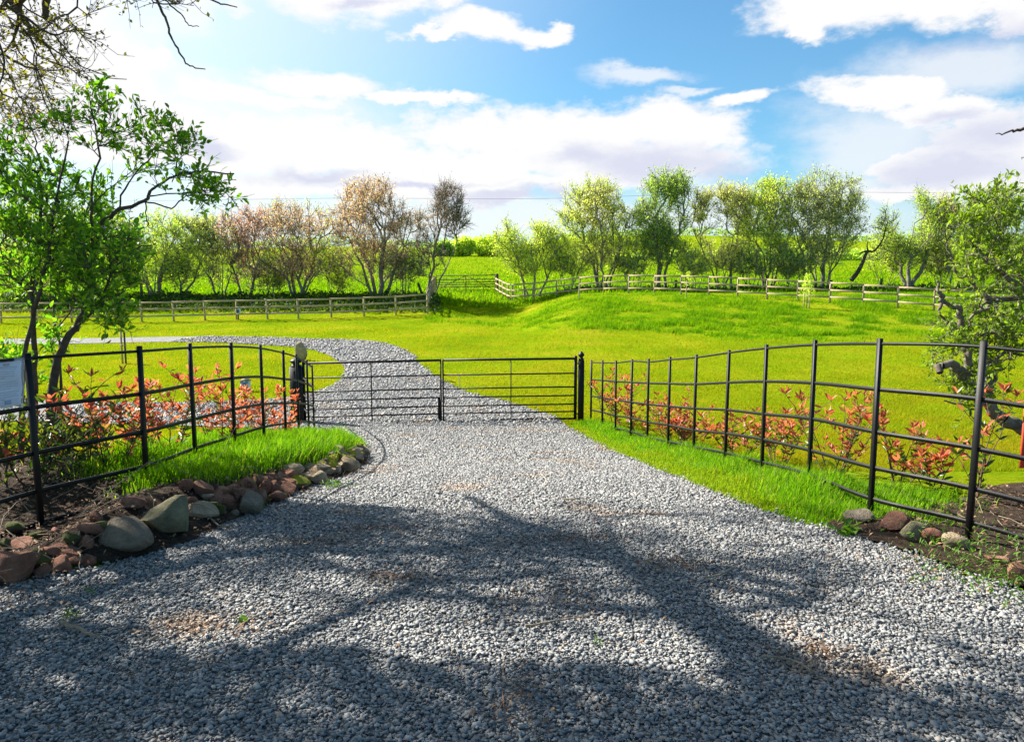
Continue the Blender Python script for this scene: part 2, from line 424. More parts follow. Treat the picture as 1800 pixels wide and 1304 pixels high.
def inside(poly, x, y):
    x = np.asarray(x, float); y = np.asarray(y, float)
    c = np.zeros(x.shape, bool)
    px, py = poly[:, 0], poly[:, 1]
    j = len(poly) - 1
    for i in range(len(poly)):
        if py[i] != py[j]:
            cond = ((py[i] > y) != (py[j] > y)) & (x < (px[j] - px[i]) * (y - py[i]) / (py[j] - py[i]) + px[i])
            c ^= cond
        j = i
    return c
DRC = catmull(DR, 4, closed=True)
def in_drive(x, y): return inside(DRC, x, y)

def sheet(name, poly, step, lift, mat, seed=0):
    lo = poly.min(0); hi = poly.max(0)
    pts = []
    y = lo[1]
    while y < hi[1]:
        s = step * (1 + .09 * max(y, 0))
        xs = np.arange(lo[0], hi[0], s)
        pts.append(np.stack([xs, np.full(len(xs), y)], -1)); y += s
    pts = np.vstack(pts)
    pts = pts[inside(poly, pts[:, 0], pts[:, 1])]
    co = [Vector(p) for p in np.vstack([poly, pts])]
    n = len(poly)
    r = delaunay_2d_cdt(co, [], [list(range(n))], 1, 1e-5)
    V = np.array([(v.x, v.y, 0) for v in r[0]])
    V[:, 2] = terrain(V[:, 0], V[:, 1]) + lift
    f = np.array([t for t in r[2] if len(t) == 3])
    # make all faces point upwards
    a, b, c = V[f[:, 0]], V[f[:, 1]], V[f[:, 2]]
    bad = np.cross(b - a, c - a)[:, 2] < 0
    f[bad] = f[bad][:, ::-1]
    return mk(name, V, f, mat, smooth=True)
M['gravel_bed'] = drivemat()
tag(sheet('driveway', _dr, .14, .02, M['gravel_bed']), 'grey gravel driveway running through the gate and curving away over the lawn', 'driveway', kind='structure')

SOIL_L = catmull([(-7, 1.5), (-4.0, 2.4), (-3.0, 3.25), (-2.5, 3.85), (-2.0, 4.3), (-1.85, 5.0), (-1.66, 6.2), (-1.58, 7.2), (-1.62, 8.3), (-1.85, 9.0), (-2.0, 8.6), (-1.9, 7.5), (-2.05, 6.3), (-2.5, 5.6), (-3.2, 5.8), (-3.9, 6.6), (-5.2, 6.8), (-8, 6)], 8, True)
SOIL_R = catmull([(2.05, 4.75), (2.35, 4.2), (2.6, 3.7), (3.5, 2.9), (6, 2.4), (8, 4), (6, 6.6), (4.2, 6.2), (3.3, 5.4), (2.6, 5.0)], 8, True)
for nm, s, lb in (('soil_bed', SOIL_L, 'dark soil bed with dead stems behind the left edging stones'), ('soil_bed', SOIL_R, 'brown soil strip under the right end of the metal fence')):
    s2 = resample(s, lambda a: .12) ; s2 = s2 + rs(5).normal(0, .02, s2.shape)
    tag(sheet(nm, s2, .12, .035, M['soil']), lb, 'soil', kind='structure')

# ------------------------------------------------------------------ grass
def grass_mesh(name, x, y, h, w, mat, seed, lean=.35, seg=1, wind=(.15, -.1), zoff=0.0):
    g = rs(seed); n = len(x)
    z = terrain(x, y) + zoff - .01
    a = g.uniform(0, 2 * PI, n); ln = np.abs(g.normal(0, lean, n)) * h
    la = g.uniform(0, 2 * PI, n)
    base = np.stack([x, y, z], -1)
    side = np.stack([np.cos(a), np.sin(a), np.zeros(n)], -1) * (w / 2)[:, None]
    tipo = np.stack([np.cos(la) * ln + wind[0] * h, np.sin(la) * ln + wind[1] * h, h], -1)
    if seg == 1:
        V = np.stack([base - side, base + side, base + tipo], 1).reshape(-1, 3)
        Fs = np.arange(n * 3).reshape(n, 3)
        return mk(name, V, Fs, mat)
    mid = np.stack([tipo[:, 0] * .35, tipo[:, 1] * .35, h * .6], -1)
    tip = tipo.copy(); tip[:, 2] = h * (1 - .25 * (ln / (h + 1e-6)) ** 1.5)
    V = np.stack([base - side, base + side, base + mid + side * .75, base + mid - side * .75, base + tip], 1).reshape(-1, 3)
    i = np.arange(n)[:, None] * 5
    return mk(name, V, [i + np.array([[0, 1, 2, 3]]), i + np.array([[3, 2, 4]])], mat)

def lawn():
    g = rs(11); n = 760000
    y = 1 / g.uniform(1 / 52., 1 / 7.5, n)          # density falls with distance
    u = g.uniform(-.80, .80, n)
    x = u * y + g.normal(0, .4, n)
    ok = ~in_drive(x, y)
    # keep away from the rough bank and the near beds
    bank = ((x / y > .05 + .04 * np.sin(y)) & (y > 31.5 + 1.2 * np.sin(x * .4) + .5 * np.sin(x * 1.3) + 5 * np.clip(.3 - x / y, 0, .3)))
    ok &= ~bank & ~inside(SOIL_L, x, y) & ~inside(SOIL_R, x, y)
    ok &= ~((x < -1.2) & (x > -3.1) & (y < 11.8) & (y > 4))
    ok &= ~((x > .9) & (x < 3.2) & (y < 12.0) & (y > 4.2) & (x < 2.8 - (y - 5) * .14))
    ok &= g.uniform(0, 1, n) < .35 + 1.1 * fnoise(x * 1.1, y * .8, 41)
    x, y = x[ok], y[ok]
    h = g.uniform(.02, .055, len(x)) * (1 + .022 * y) * (.55 + .9 * fnoise(x * .8, y * .6, 43)); w = g.uniform(.004, .008, len(x)) * (.6 + .085 * y)
    tag(grass_mesh('lawn_grass', x, y, h, w, M['blade_lawn'], 12, .6), 'short mown yellow-green lawn grass on both sides of the drive', 'lawn', kind='stuff')
    # rough grass on the bank
    n = 340000
    y = 1 / g.uniform(1 / 60., 1 / 29., n); u = g.uniform(-.12, .78, n); x = u * y
    e = 31.5 + 1.2 * np.sin(x * .4) + .5 * np.sin(x * 1.3) + 5 * np.clip(.3 - u, 0, .4) + g.normal(0, .5, n) + 9 * np.clip(.06 - u, 0, .1) * 10
    cl = 9 * (fnoise(x * .9, y * 1.1, 51) - .5)
    ok = (y > e) & ~in_drive(x, y) & (g.uniform(0, 1, n) < .72 + .3 * cl)
    x, y, cl = x[ok], y[ok], cl[ok]
    h = g.uniform(.05, .16, len(x)) * (1 + .55 * np.clip(cl, -1, 2)) * np.interp(y, [30, 40, 44, 47], [1, .95, .6, .45]); w = g.uniform(.018, .036, len(x))
    tag(grass_mesh('rough_grass', x, y, h, w, M['blade_rough'], 13, .5), 'rough tufted grass on the bank below the timber fence', 'grass', kind='stuff')
    # field grass beyond
    n = 90000
    y = 1 / g.uniform(1 / 150., 1 / 47., n); x = g.uniform(-.75, .75, n) * y
    h = g.uniform(.12, .3, n); w = g.uniform(.06, .14, n)
    tag(grass_mesh('field_grass', x, y, h, w, M['blade_rough'], 14, .5), 'bright green pasture grass in the field behind the trees', 'grass', kind='stuff')
lawn()

def tall_grass():
    g = rs(21)
    # left patch between the stones and the fence
    n = 95000
    y = g.uniform(5.3, 12.2, n); x = g.uniform(-3.6, -1.3, n)
    xs = np.interp(y, [5.3, 6.2, 7.2, 8.4, 9.3, 10.2, 11, 12], [-2.15, -1.93, -1.80, -1.82, -1.95, -2.05, -2.45, -3.2])
    xl = np.interp(y, [5.3, 6, 8, 9, 12.2], [-3.1, -3.3, -3.4, -3.5, -3.7])
    ok = (x < xs + g.normal(0, .04, n)) & (x > xl + g.normal(0, .12, n)) & ~in_drive(x, y)
    ok &= g.uniform(0, 1, n) < np.interp(y, [5.3, 5.9, 7], [.5, .95, 1])
    x, y = x[ok], y[ok]
    cl = 6 * (fnoise(x * 3, y * 3, 61) - .5)
    h = g.uniform(.10, .21, len(x)) * (1 + .16 * cl) * np.interp(y, [5.3, 6.1, 10, 12], [.55, 1.0, 1, .6]); w = g.uniform(.004, .008, len(x))
    xs1, ys1, h1, w1 = [x], [y], [h], [w]
    # right strip along the fence
    n = 150000
    y = g.uniform(4.3, 13, n); x = g.uniform(.7, 3.4, n)
    fx = np.interp(y, [4.35, 5, 5.9, 6.8, 7.8, 8.7, 9.5, 10.3, 11.1, 12, 13], [2.73, 2.46, 2.38, 2.31, 2.25, 2.14, 2.0, 1.88, 1.77, 1.62, 1.4])
    ok = ~in_drive(x, y) & (x < fx + .55 + g.normal(0, .12, n)) & ~inside(SOIL_R, x - .15, y)
    x, y, fx = x[ok], y[ok], fx[ok]
    d = np.abs(x - fx)
    cl = 7 * (fnoise(x * 2.5, y * 2.5, 63) - .5)
    h = (.05 + .16 * np.exp(-(d / .28) ** 2)) * g.uniform(.6, 1.25, len(x)) * (1 + .2 * cl) * np.interp(y, [4.3, 5.0, 5.6, 8, 12], [.2, .3, 1.0, .9, .55])
    w = g.uniform(.004, .008, len(x))
    dry = (fx - x > .34 + .5 * (fnoise(x * 3, y * 2, 71) - .5) + g.normal(0, .08, len(x))) & (y > 5.2)
    tag(grass_mesh('verge_grass', x[dry], y[dry], h[dry] * .9, w[dry], M['blade_verge'], 24, .6, seg=2, zoff=.02), 'short yellowish grass between the gravel edge and the right metal fence', 'grass', kind='stuff')
    x, y, h, w = x[~dry], y[~dry], h[~dry], w[~dry]
    xs1.append(x); ys1.append(y); h1.append(h); w1.append(w)
    # tuft by the second left post, scattered blades on the left bed and weeds among the right stones
    for (cx, cy, r, m, hh) in ((-2.55, 5.3, .22, 1500, .14), (-2.3, 5.55, .35, 1600, .10), (-3.0, 6.1, .6, 2600, .11), (2.75, 4.85, .25, 500, .07), (2.3, 5.1, .25, 900, .10), (2.9, 5.6, .5, 2400, .11)):
        x = g.normal(cx, r * .5, m); y = g.normal(cy, r * .5, m)
        xs1.append(x); ys1.append(y); h1.append(g.uniform(.5, 1.2, m) * hh); w1.append(g.uniform(.004, .007, m))
    x, y, h, w = map(np.concatenate, (xs1, ys1, h1, w1))
    tag(grass_mesh('long_grass', x, y, np.maximum(h, .02), w, M['blade_tall'], 22, .45, seg=2, zoff=.02), 'long lush green grass growing along the feet of both metal fences', 'grass', kind='stuff')
tall_grass()

# ------------------------------------------------------------------ gravel stones
HOLLOW = []
for (px, py, rx, ry) in ((365, 1125, .30, .10), (975, 1065, .26, .26), (915, 1255, .11, .30), (665, 942, .30, .12), (1010, 960, .25, .10), (700, 1030, .2, .08), (1430, 1165, .18, .08), (560, 965, .25, .08), (1190, 1005, .2, .1)):
    q = G(px, py); HOLLOW.append((q.x, q.y, rx, ry))
def gravel():
    g = rs(31)
    X, Y, S = [], [], []
    for (y0, y1, xr, dens, s0) in ((1.9, 3.2, (-3.4, 3.4), 8800, .46), (3.2, 5.2, (-3.4, 3.6), 8000, .46), (5.2, 8.5, (-2.2, 2.4), 5200, .52), (8.5, 13, (-4, 1.6), 2500, .66), (13, 20, (-9, 2.2), 500, 1.1), (20, 34.5, (-14, -.2), 110, 1.9)):
        n = int((y1 - y0) * (xr[1] - xr[0]) * dens)
        x = g.uniform(*xr, n); y = g.uniform(y0, y1, n)
        ok = in_drive(x + g.normal(0, .05, n), y + g.normal(0, .05, n)) & (np.abs(x) < .78 * y + .5)
        X.append(x[ok]); Y.append(y[ok]); S.append(np.full(ok.sum(), s0))
    x, y, s = map(np.concatenate, (X, Y, S)); n = len(x)
    # worn hollows carry fewer stones
    hol = np.zeros(n)
    for (cx, cy, rx, ry) in HOLLOW:
        hol = np.maximum(hol, np.exp(-((x - cx) / rx) ** 2 - ((y - cy) / ry) ** 2))
    ok = g.uniform(0, 1, n) > hol * .88
    x, y, s = x[ok], y[ok], s[ok]; n = len(x)
    size = s * g.uniform(.0075, .0155, n) * g.choice([.65, .85, 1, 1, 1.2, 1.6], n)
    t = np.array([(-1, -1, -1), (1, -1, -1), (1, 1, -1), (-1, 1, -1), (-1, -1, 1), (1, -1, 1), (1, 1, 1), (-1, 1, 1)], float)
    V = t[None] + g.uniform(-.72, .72, (n, 8, 3))
    V *= np.stack([size, size * g.uniform(.45, .9, n), size * g.uniform(.28, .5, n)], -1)[:, None]
    az = g.uniform(0, 2 * PI, n); tx = g.normal(0, .21, n); ty = g.normal(0, .21, n)
    def rot(V, a, i, j):
        c, s_ = np.cos(a)[:, None], np.sin(a)[:, None]
        p, q = V[:, :, i].copy(), V[:, :, j].copy()
        V[:, :, i] = p * c - q * s_; V[:, :, j] = p * s_ + q * c
    rot(V, tx, 1, 2); rot(V, ty, 0, 2); rot(V, az, 0, 1)
    z = terrain(x, y) + .022 + size * .32 + g.uniform(0, .007, n)
    V += np.stack([x, y, z], -1)[:, None]
    f = np.array([(0, 3, 2, 1), (4, 5, 6, 7), (0, 1, 5, 4), (1, 2, 6, 5), (2, 3, 7, 6), (3, 0, 4, 7)])
    Fs = (np.arange(n)[:, None, None] * 8 + f[None]).reshape(-1, 4)
    tag(mk('gravel', V.reshape(-1, 3), Fs, M['chip']), 'loose angular slate-grey gravel chippings on the driveway', 'gravel', kind='stuff')
gravel()

def litter():
    g = rs(41)
    X, Y, S = [], [], []
    def blob(cx, cy, rx, ry, n, s=1.0):
        X.append(g.normal(cx, rx * .5, n)); Y.append(g.normal(cy, ry * .5, n)); S.append(np.full(n, s))
    n = 9000
    x = g.uniform(-4.5, -1.55, n); y = g.uniform(3.2, 8.6, n); ok = inside(SOIL_L, x, y); X.append(x[ok]); Y.append(y[ok]); S.append(np.full(ok.sum(), 1.2))
    n = 5000
    x = g.uniform(2.0, 6, n); y = g.uniform(3, 6, n); ok = inside(SOIL_R, x, y); X.append(x[ok]); Y.append(y[ok]); S.append(np.full(ok.sum(), 1.3))
    for b in tuple((a_, b_, c_ * 1.1, d_ * 1.1, 130) for a_, b_, c_, d_ in HOLLOW) + ((.5, 4.5, .5, .4, 40), (1.6, 3.5, .8, .6, 50), (-1.7, 5.4, .4, .8, 160), (-1.5, 7, .3, 1, 120), (-2.4, 3.6, .5, .4, 160), (2.3, 3.9, .4, .4, 160), (0, 3, 2.5, 1.2, 120), (0, 5, 1.6, 2, 120)):
        blob(*b)
    x, y, s = map(np.concatenate, (X, Y, S)); n = len(x)
    L = s * g.uniform(.010, .034, n); W = L * g.uniform(.18, .6, n)
    st = g.uniform(0, 1, n) < .16; L[st] = g.uniform(.06, .16, st.sum()); W[st] = g.uniform(.003, .006, st.sum())
    a = g.uniform(0, 2 * PI, n); ti = g.normal(0, .35, n)
    d = np.stack([np.cos(a) * np.cos(ti), np.sin(a) * np.cos(ti), np.sin(ti)], -1)
    sd = np.stack([-np.sin(a), np.cos(a), g.normal(0, .35, n)], -1)
    c = np.stack([x, y, terrain(x, y) + .05 + g.uniform(0, .015, n)], -1)
    V = np.stack([c - d * L[:, None] / 2, c + sd * W[:, None] / 2 + [0, 0, .004], c + d * L[:, None] / 2, c - sd * W[:, None] / 2 + [0, 0, .004]], 1).reshape(-1, 3)
    tag(mk('leaf_litter', V, np.arange(n * 4).reshape(n, 4), M['litter']), 'brown bark flakes and dead leaves scattered over soil and gravel', 'litter', kind='stuff')
litter()

def dead_stems():
    g = rs(47); m = MB()
    for i in range(150):
        if i < 115: x, y = g.uniform(-4.2, -2.1), g.uniform(3.7, 6.2)
        else: x, y = g.uniform(2.5, 4.5), g.uniform(3.8, 5.6)
        if not (inside(SOIL_L, np.array([x]), np.array([y]))[0] or inside(SOIL_R, np.array([x]), np.array([y]))[0]): continue
        a = g.uniform(0, 2 * PI); L = g.uniform(.12, .5); up = g.uniform(-.02, .35)
        p = np.array((x, y, T(x, y) + .05)); pts = [p]
        d = np.array((math.cos(a), math.sin(a), up))
        for k in range(4):
            d = d + g.normal(0, .22, 3) - [0, 0, .06]; q = pts[-1] + d / np.linalg.norm(d) * L / 4
            q[2] = max(q[2], T(q[0], q[1]) + .045); pts.append(q)
        m.tube(np.array(pts), np.linspace(.0035, .0016, 5) * g.uniform(.6, 1.3), 5)
    tag(m.build('dead_stems', M['stick']), 'tangle of dead brown stems lying over the soil beds', 'dead stems', kind='stuff')
dead_stems()

# ------------------------------------------------------------------ estate fences
RH = [.024, .33, .62, .868, 1.08]           # rails below the post top
def estate_fence(name, label, posts, seed, ext0=None, ext1=None):
    """posts: (px, top py, Y)"""
    g = rs(seed)
    tops = [P(*p) for p in posts]
    root = thing(name, label, 'metal fence', (tops[0].x, tops[0].y, T(tops[0].x, tops[0].y)))
    o = Vector(root.location)
    xy = np.array([(t.x, t.y, t.z) for t in tops])
    for i, t in enumerate(tops):
        a, b = tops[max(i - 1, 0)], tops[min(i + 1, len(tops) - 1)]
        tan = Vector((b.x - a.x, b.y - a.y, 0)).normalized()
        m = MB(); zb = min(T(t.x, t.y), t.z - 1.15) - .15
        lx, ly = g.normal(0, .006, 2)
        m.sweep([(t.x - o.x, t.y - o.y, zb - o.z), (t.x - o.x + lx * .5, t.y - o.y + ly * .5, (zb + t.z) / 2 - o.z), (t.x - o.x + lx, t.y - o.y + ly, t.z + .012 - o.z)],
                [(-.0165, -.0115), (-.015, -.013), (.015, -.013), (.0165, -.0115), (.0165, .0115), (.015, .013), (-.015, .013), (-.0165, .0115)], up=(-tan.y, tan.x, 0))
        m.build('post', M['black'], root)
    for k, h in enumerate(RH):
        pts = xy.copy(); pts[:, 2] -= h
        pts[:, 2] += g.normal(0, .004, len(pts))
        if ext1 is not None:
            e = np.array(ext1, float); pts = np.vstack([pts, [e[0], e[1], e[2] - h]])
        c = catmull(pts, 8) - np.array(o)
        m = MB()
        if k == 0:
            m.tube(c, .0105, 8)
        else:
            w, hh = .0042, .0135
            m.sweep(c, [(-w, -hh), (w, -hh), (w, hh), (-w, hh)])
        m.build('rail', M['black'], root, smooth=(k == 0))
    return root
LP = [(-330, 664, 3.55), (-120, 640, 4.05), (49, 624, 4.63), (243, 611, 5.36), (333, 606, 6.13), (405, 604, 6.95), (458, 608, 7.85), (497, 617, 8.8), (521, 624, 9.65), (539, 634.5, 10.55), (549, 643, 11.5)]
RP = [(1040, 634, 13.05), (1060.6, 635, 12.5), (1084, 635, 11.8), (1111, 633, 11.05), (1141, 632, 10.25), (1178, 629, 9.45), (1224, 625, 8.65), (1281, 617, 7.75), (1348, 608, 6.8), (1434, 600, 5.9), (1548, 598, 5.0), (1728, 603, 4.36), (2010, 634, 3.75), (2350, 672, 3.25)]
estate_fence('estate_fence', 'black iron estate fence left of the gate beside the leafy shrub', LP, 1, ext1=(-3.62, 12.9, .22))
estate_fence('estate_fence', 'black iron estate fence right of the gate along the grass verge', RP, 2)

# ------------------------------------------------------------------ gate posts and gate leaves
def gate_post(label, x, y, ztop, w):
    z0 = T(x, y)
    r = thing('gate_post', label, 'gate post', (x, y, z0), 'black posts of the drive gate')
    m = MB(); H = ztop - z0
    zs = [-.3, H - .17]
    m.bar((0, 0, zs[0]), (0, 0, zs[1]), w, w, bev=.06); m.build('shaft', M['black'], r)
    n = 16; a = np.arange(n) / n * 2 * PI
    prof_ = [(.9, .0), (.98, .012), (.98, .03), (.6, .042), (.55, .06), (.85, .075), (1.08, .095), (1.08, .112), (.75, .135), (.25, .165), (.02, .172)]
    V = []
    for rr, zz in prof_:
        V += [(math.cos(t) * rr * w / 2, math.sin(t) * rr * w / 2, H - .172 + zz) for t in a]
    idx = np.arange(len(V)).reshape(-1, n)
    q = np.stack([idx[:-1], np.roll(idx[:-1], -1, 1), np.roll(idx[1:], -1, 1), idx[1:]], -1).reshape(-1, 4)
    mk('finial', np.array(V), q, M['black'], r, smooth=True)
    return r
GL = P(520, 628, 13.3); GR = P(1022, 617, 13.55)
gate_post('thick black gate post with finial behind the left fence end', GL.x, GL.y, GL.z, .20)
gate_post('black gate post with pointed finial at the right of the drive', GR.x, GR.y, GR.z, .105)

HL = P(533, 638.7, 13.3); ML_ = P(774.5, 633.2, 13.42); MR_ = P(778.5, 633.1, 13.42); HR = P(1012, 630.2, 13.55)
FR = [0, .243, .468, .612, .756, .879, 1.0]
def gate_leaf(label, hinge, meet, side):
    r = thing('gate_leaf', label, 'gate', (hinge.x, hinge.y, T(hinge.x, hinge.y)), 'leaves of the double drive gate')
    o = Vector(r.location)
    H = 1.105
    h = np.array(hinge - o); e = np.array(meet - o)
    for k, fr in enumerate(FR):
        a = h - [0, 0, H * fr]; b = e - [0, 0, H * fr]
        m = MB(); rr = .021 if k in (0, 6) else .0135
        m.tube([a, (a + b) / 2, b], rr, 8)
        m.build('rail', M['black'], r, smooth=True)
    d = (e - h) / np.linalg.norm(e - h)
    def upright(t, w, name, top=.02, bot=H + .02):
        p = h + (e - h) * t
        MB().bar(p - [0, 0, bot], p + [0, 0, top], w, .03).build(name, M['black'], r)
    upright(.0, .055 if side > 0 else .045, 'hinge_stile', .05)
    upright(1.0, .026, 'meeting_stile')
    upright(.49, .018, 'brace', 0, H)
    # hinges
    for zz in (-.09, -H + .09):
        p = h + [0, 0, zz]
        MB().bar(p, p - d * .11, .022, .022).build('hinge', M['black'], r)
    # latch rods near the meeting stile
    p0 = h + (e - h) * .875 - [0, 0, H * .25]
    MB().tube([p0, p0 - [0, 0, .12], p0 - [0, 0, H * .21]], .0045, 6).build('latch_rod', M['gate_steel'], r)
    if side > 0:
        p1 = e - [0, 0, H * .35]; MB().tube([p1, p1 - d * .13, p1 - d * .23 - [0, 0, .02]], .009, 6).build('latch_handle', M['black'], r)
    else:
        q = e - d * .035
        MB().bar(q - [0, 0, H * .985], q - [0, 0, H * .62], .05, .02).build('bolt_plate', M['black'], r)
        q = e + np.array([0, -.03, 0])
        MB().tube([q - [0, 0, H * .6], q - [0, 0, H], q - [0, 0, H + .12]], .008, 6).build('drop_bolt', M['black'], r)
    return r
gate_leaf('left leaf of the black seven-bar gate with the drop bolt plate', HL, ML_, -1)
gate_leaf('right leaf of the black seven-bar gate with the latch handle', HR, MR_, 1)

# ------------------------------------------------------------------ timber post-and-rail fences
def timber_fence(label, path, spacing, seed, skip=()):
    g = rs(seed)
    pts = [np.array(p, float) for p in path]
    root = thing('timber_fence', label, 'wooden fence', (pts[0][0], pts[0][1], T(*pts[0][:2])))
    o = np.array(root.location)
    posts = []
    for a, b in zip(pts[:-1], pts[1:]):
        n = max(1, int(round(np.linalg.norm(b - a) / spacing)))
        for t in np.linspace(0, 1, n, endpoint=False): posts.append(a + (b - a) * t)
    posts.append(pts[-1])
    base = np.array([(p[0], p[1], T(p[0], p[1])) for p in posts])
    # rails follow a smoothed line
    zz = base[:, 2].copy()
    for _ in range(2):
        zz[1:-1] = (zz[:-2] + 2 * zz[1:-1] + zz[2:]) / 4
    for i, p in enumerate(base):
        m = MB(); j = g.normal(0, .015, 2)
        m.bar(np.array((p[0], p[1], p[2] - .2)) - o, np.array((p[0] + j[0], p[1] + j[1], zz[i] + 1.12)) - o, .10, .09, bev=.25)
        m.build('post', M['wood'], root)
    for h in (1.06, .69, .31):
        for i in range(len(base) - 1):
            a = np.array((base[i][0], base[i][1], zz[i] + h)); b = np.array((base[i + 1][0], base[i + 1][1], zz[i + 1] + h))
            d = (b - a); nrm = np.array((d[1], -d[0], 0)); nrm /= np.linalg.norm(nrm)
            if nrm[1] > 0: nrm = -nrm
            off = nrm * .065
            m = MB(); jz = g.normal(0, .008, 2)
            m.bar(a + off + [0, 0, jz[0]] - o, b + off + [0, 0, jz[1]] - o, .045, .092, bev=.2)
            m.build('rail', M['wood'], root)
    return root
def at(px, Y): return np.array(((px - CX) / F * Y, Y))
timber_fence('weathered timber rail fence along the shaded bank left of the field gate', [at(-60, 41.4), at(250, 41.9), at(525, 42.7), at(752, 44.0), at(766, 55.5)], 1.8, 5)
timber_fence('pale timber rail fence over the grassy mound right of the field gate', [at(873, 55.5), at(900, 49.5), at(1149, 45), at(1400, 41.2), at(1640, 38), at(1950, 35)], 1.6, 6)

# field gate
def field_gate():
    Y = 57.; xl = at(768, Y)[0]; xr = at(871, Y)[0]
    zl = P(768, 485, Y).z; zr = P(871, 483.5, Y).z
    r = thing('field_gate', 'galvanised five-bar field gate with diagonal braces beyond the lawn', 'gate', (xl, Y, T(xl, Y)))
    o = np.array(r.location)
    H = 1.12
    for fr in (0, .27, .45, .60, .75, 1.0):
        a = np.array((xl, Y, zl - H * fr)) - o; b = np.array((xr, Y, zr - H * fr)) - o
        MB().tube([a, (a + b) / 2, b], .032, 8).build('rail', M['wood_dark'], r, smooth=True)
    for t in (0, .5, 1):
        p = np.array((xl + (xr - xl) * t, Y - .02, zl + (zr - zl) * t)) - o
        MB().bar(p - [0, 0, H], p, .06, .05).build('upright', M['wood_dark'], r)
    for s in (.03, .97):
        a = np.array((xl + (xr - xl) * .5, Y - .03, (zl + zr) / 2)) - o; b = np.array((xl + (xr - xl) * s, Y - .03, zl - H * .92)) - o
        MB().tube([a, (a + b) / 2, b], .025, 6).build('brace', M['wood_dark'], r)
    for px, w, top, lab in ((764, .2, 486, 'dark timber post at the left end of the field gate'), (873.5, .26, 482, 'stout dark timber post at the right end of the field gate')):
        x = at(px, Y)[0]; q = thing('gate_post', lab, 'gate post', (x, Y, T(x, Y)))
        MB().bar((0, 0, -.3), (0, 0, P(px, top, Y).z - T(x, Y)), w, w).build('shaft', M['wood_dark'], q)
        MB().bar((0, 0, P(px, top, Y).z - T(x, Y)), (0, 0, P(px, top, Y).z - T(x, Y) + .03), w * .9, w * .9, bev=.3).build('weathered_top', M['wood'], q)
field_gate()
# ------------------------------------------------------------------ woody plants
def mst(nodes, parent, plen, pts, bf):
    """grow a tree through the points: each joins the node with the least (distance + bf * path length)"""
    n0, n1 = len(nodes), len(pts)
    Pn = np.zeros((n0 + n1, 3)); Pn[:n0] = nodes
    par = list(parent) + [-1] * n1; pl = np.zeros(n0 + n1); pl[:n0] = plen
    D = np.linalg.norm(pts[:, None] - Pn[None, :n0], axis=2)
    C = D + bf * pl[None, :n0]
    near = C.argmin(1); cost = C.min(1); dist = D[np.arange(n1), near]
    todo = np.ones(n1, bool)
    for i in range(n0, n0 + n1):
        j = np.argmin(np.where(todo, cost, 1e9)); todo[j] = False
        Pn[i] = pts[j]; par[i] = near[j]; pl[i] = pl[near[j]] + dist[j]
        d = np.linalg.norm(pts - pts[j], axis=1); c = d + bf * pl[i]
        up = c < cost
        cost[up] = c[up]; near[up] = i; dist[up] = d[up]
    return Pn, np.array(par)

def relax(Pn, par, n0, it=2, f=.45):
    n = len(Pn)
    for _ in range(it):
        acc = np.zeros((n, 3)); cnt = np.zeros(n)
        ok = par >= 0
        np.add.at(acc, par[ok], Pn[ok]); np.add.at(cnt, par[ok], 1)
        m = cnt > 0
        tgt = Pn.copy()
        mid = (acc[m] / cnt[m][:, None] + Pn[np.maximum(par[m], 0)]) / 2
        tgt[m] = Pn[m] * (1 - f) + mid * f
        tgt[:n0] = Pn[:n0]
        Pn = tgt
    return Pn

def radii(par, rtip, rroot, roots):
    n = len(par); tips = np.zeros(n); ch = np.zeros(n, int)
    for i in range(n):
        if par[i] >= 0: ch[par[i]] += 1
    order = topo(par)
    tips[ch == 0] = 1
    for i in order[::-1]:
        if par[i] >= 0: tips[par[i]] += tips[i]
    mx = max(tips.max(), 2)
    p = math.log(mx) / math.log(max(rroot / rtip, 1.2))
    return rtip * tips ** (1 / p), tips

def topo(par):
    n = len(par); ch = [[] for _ in range(n)]; out = [i for i in range(n) if par[i] < 0]
    for i in range(n):
        if par[i] >= 0: ch[par[i]].append(i)
    k = 0
    while k < len(out):
        out += ch[out[k]]; k += 1
    return out

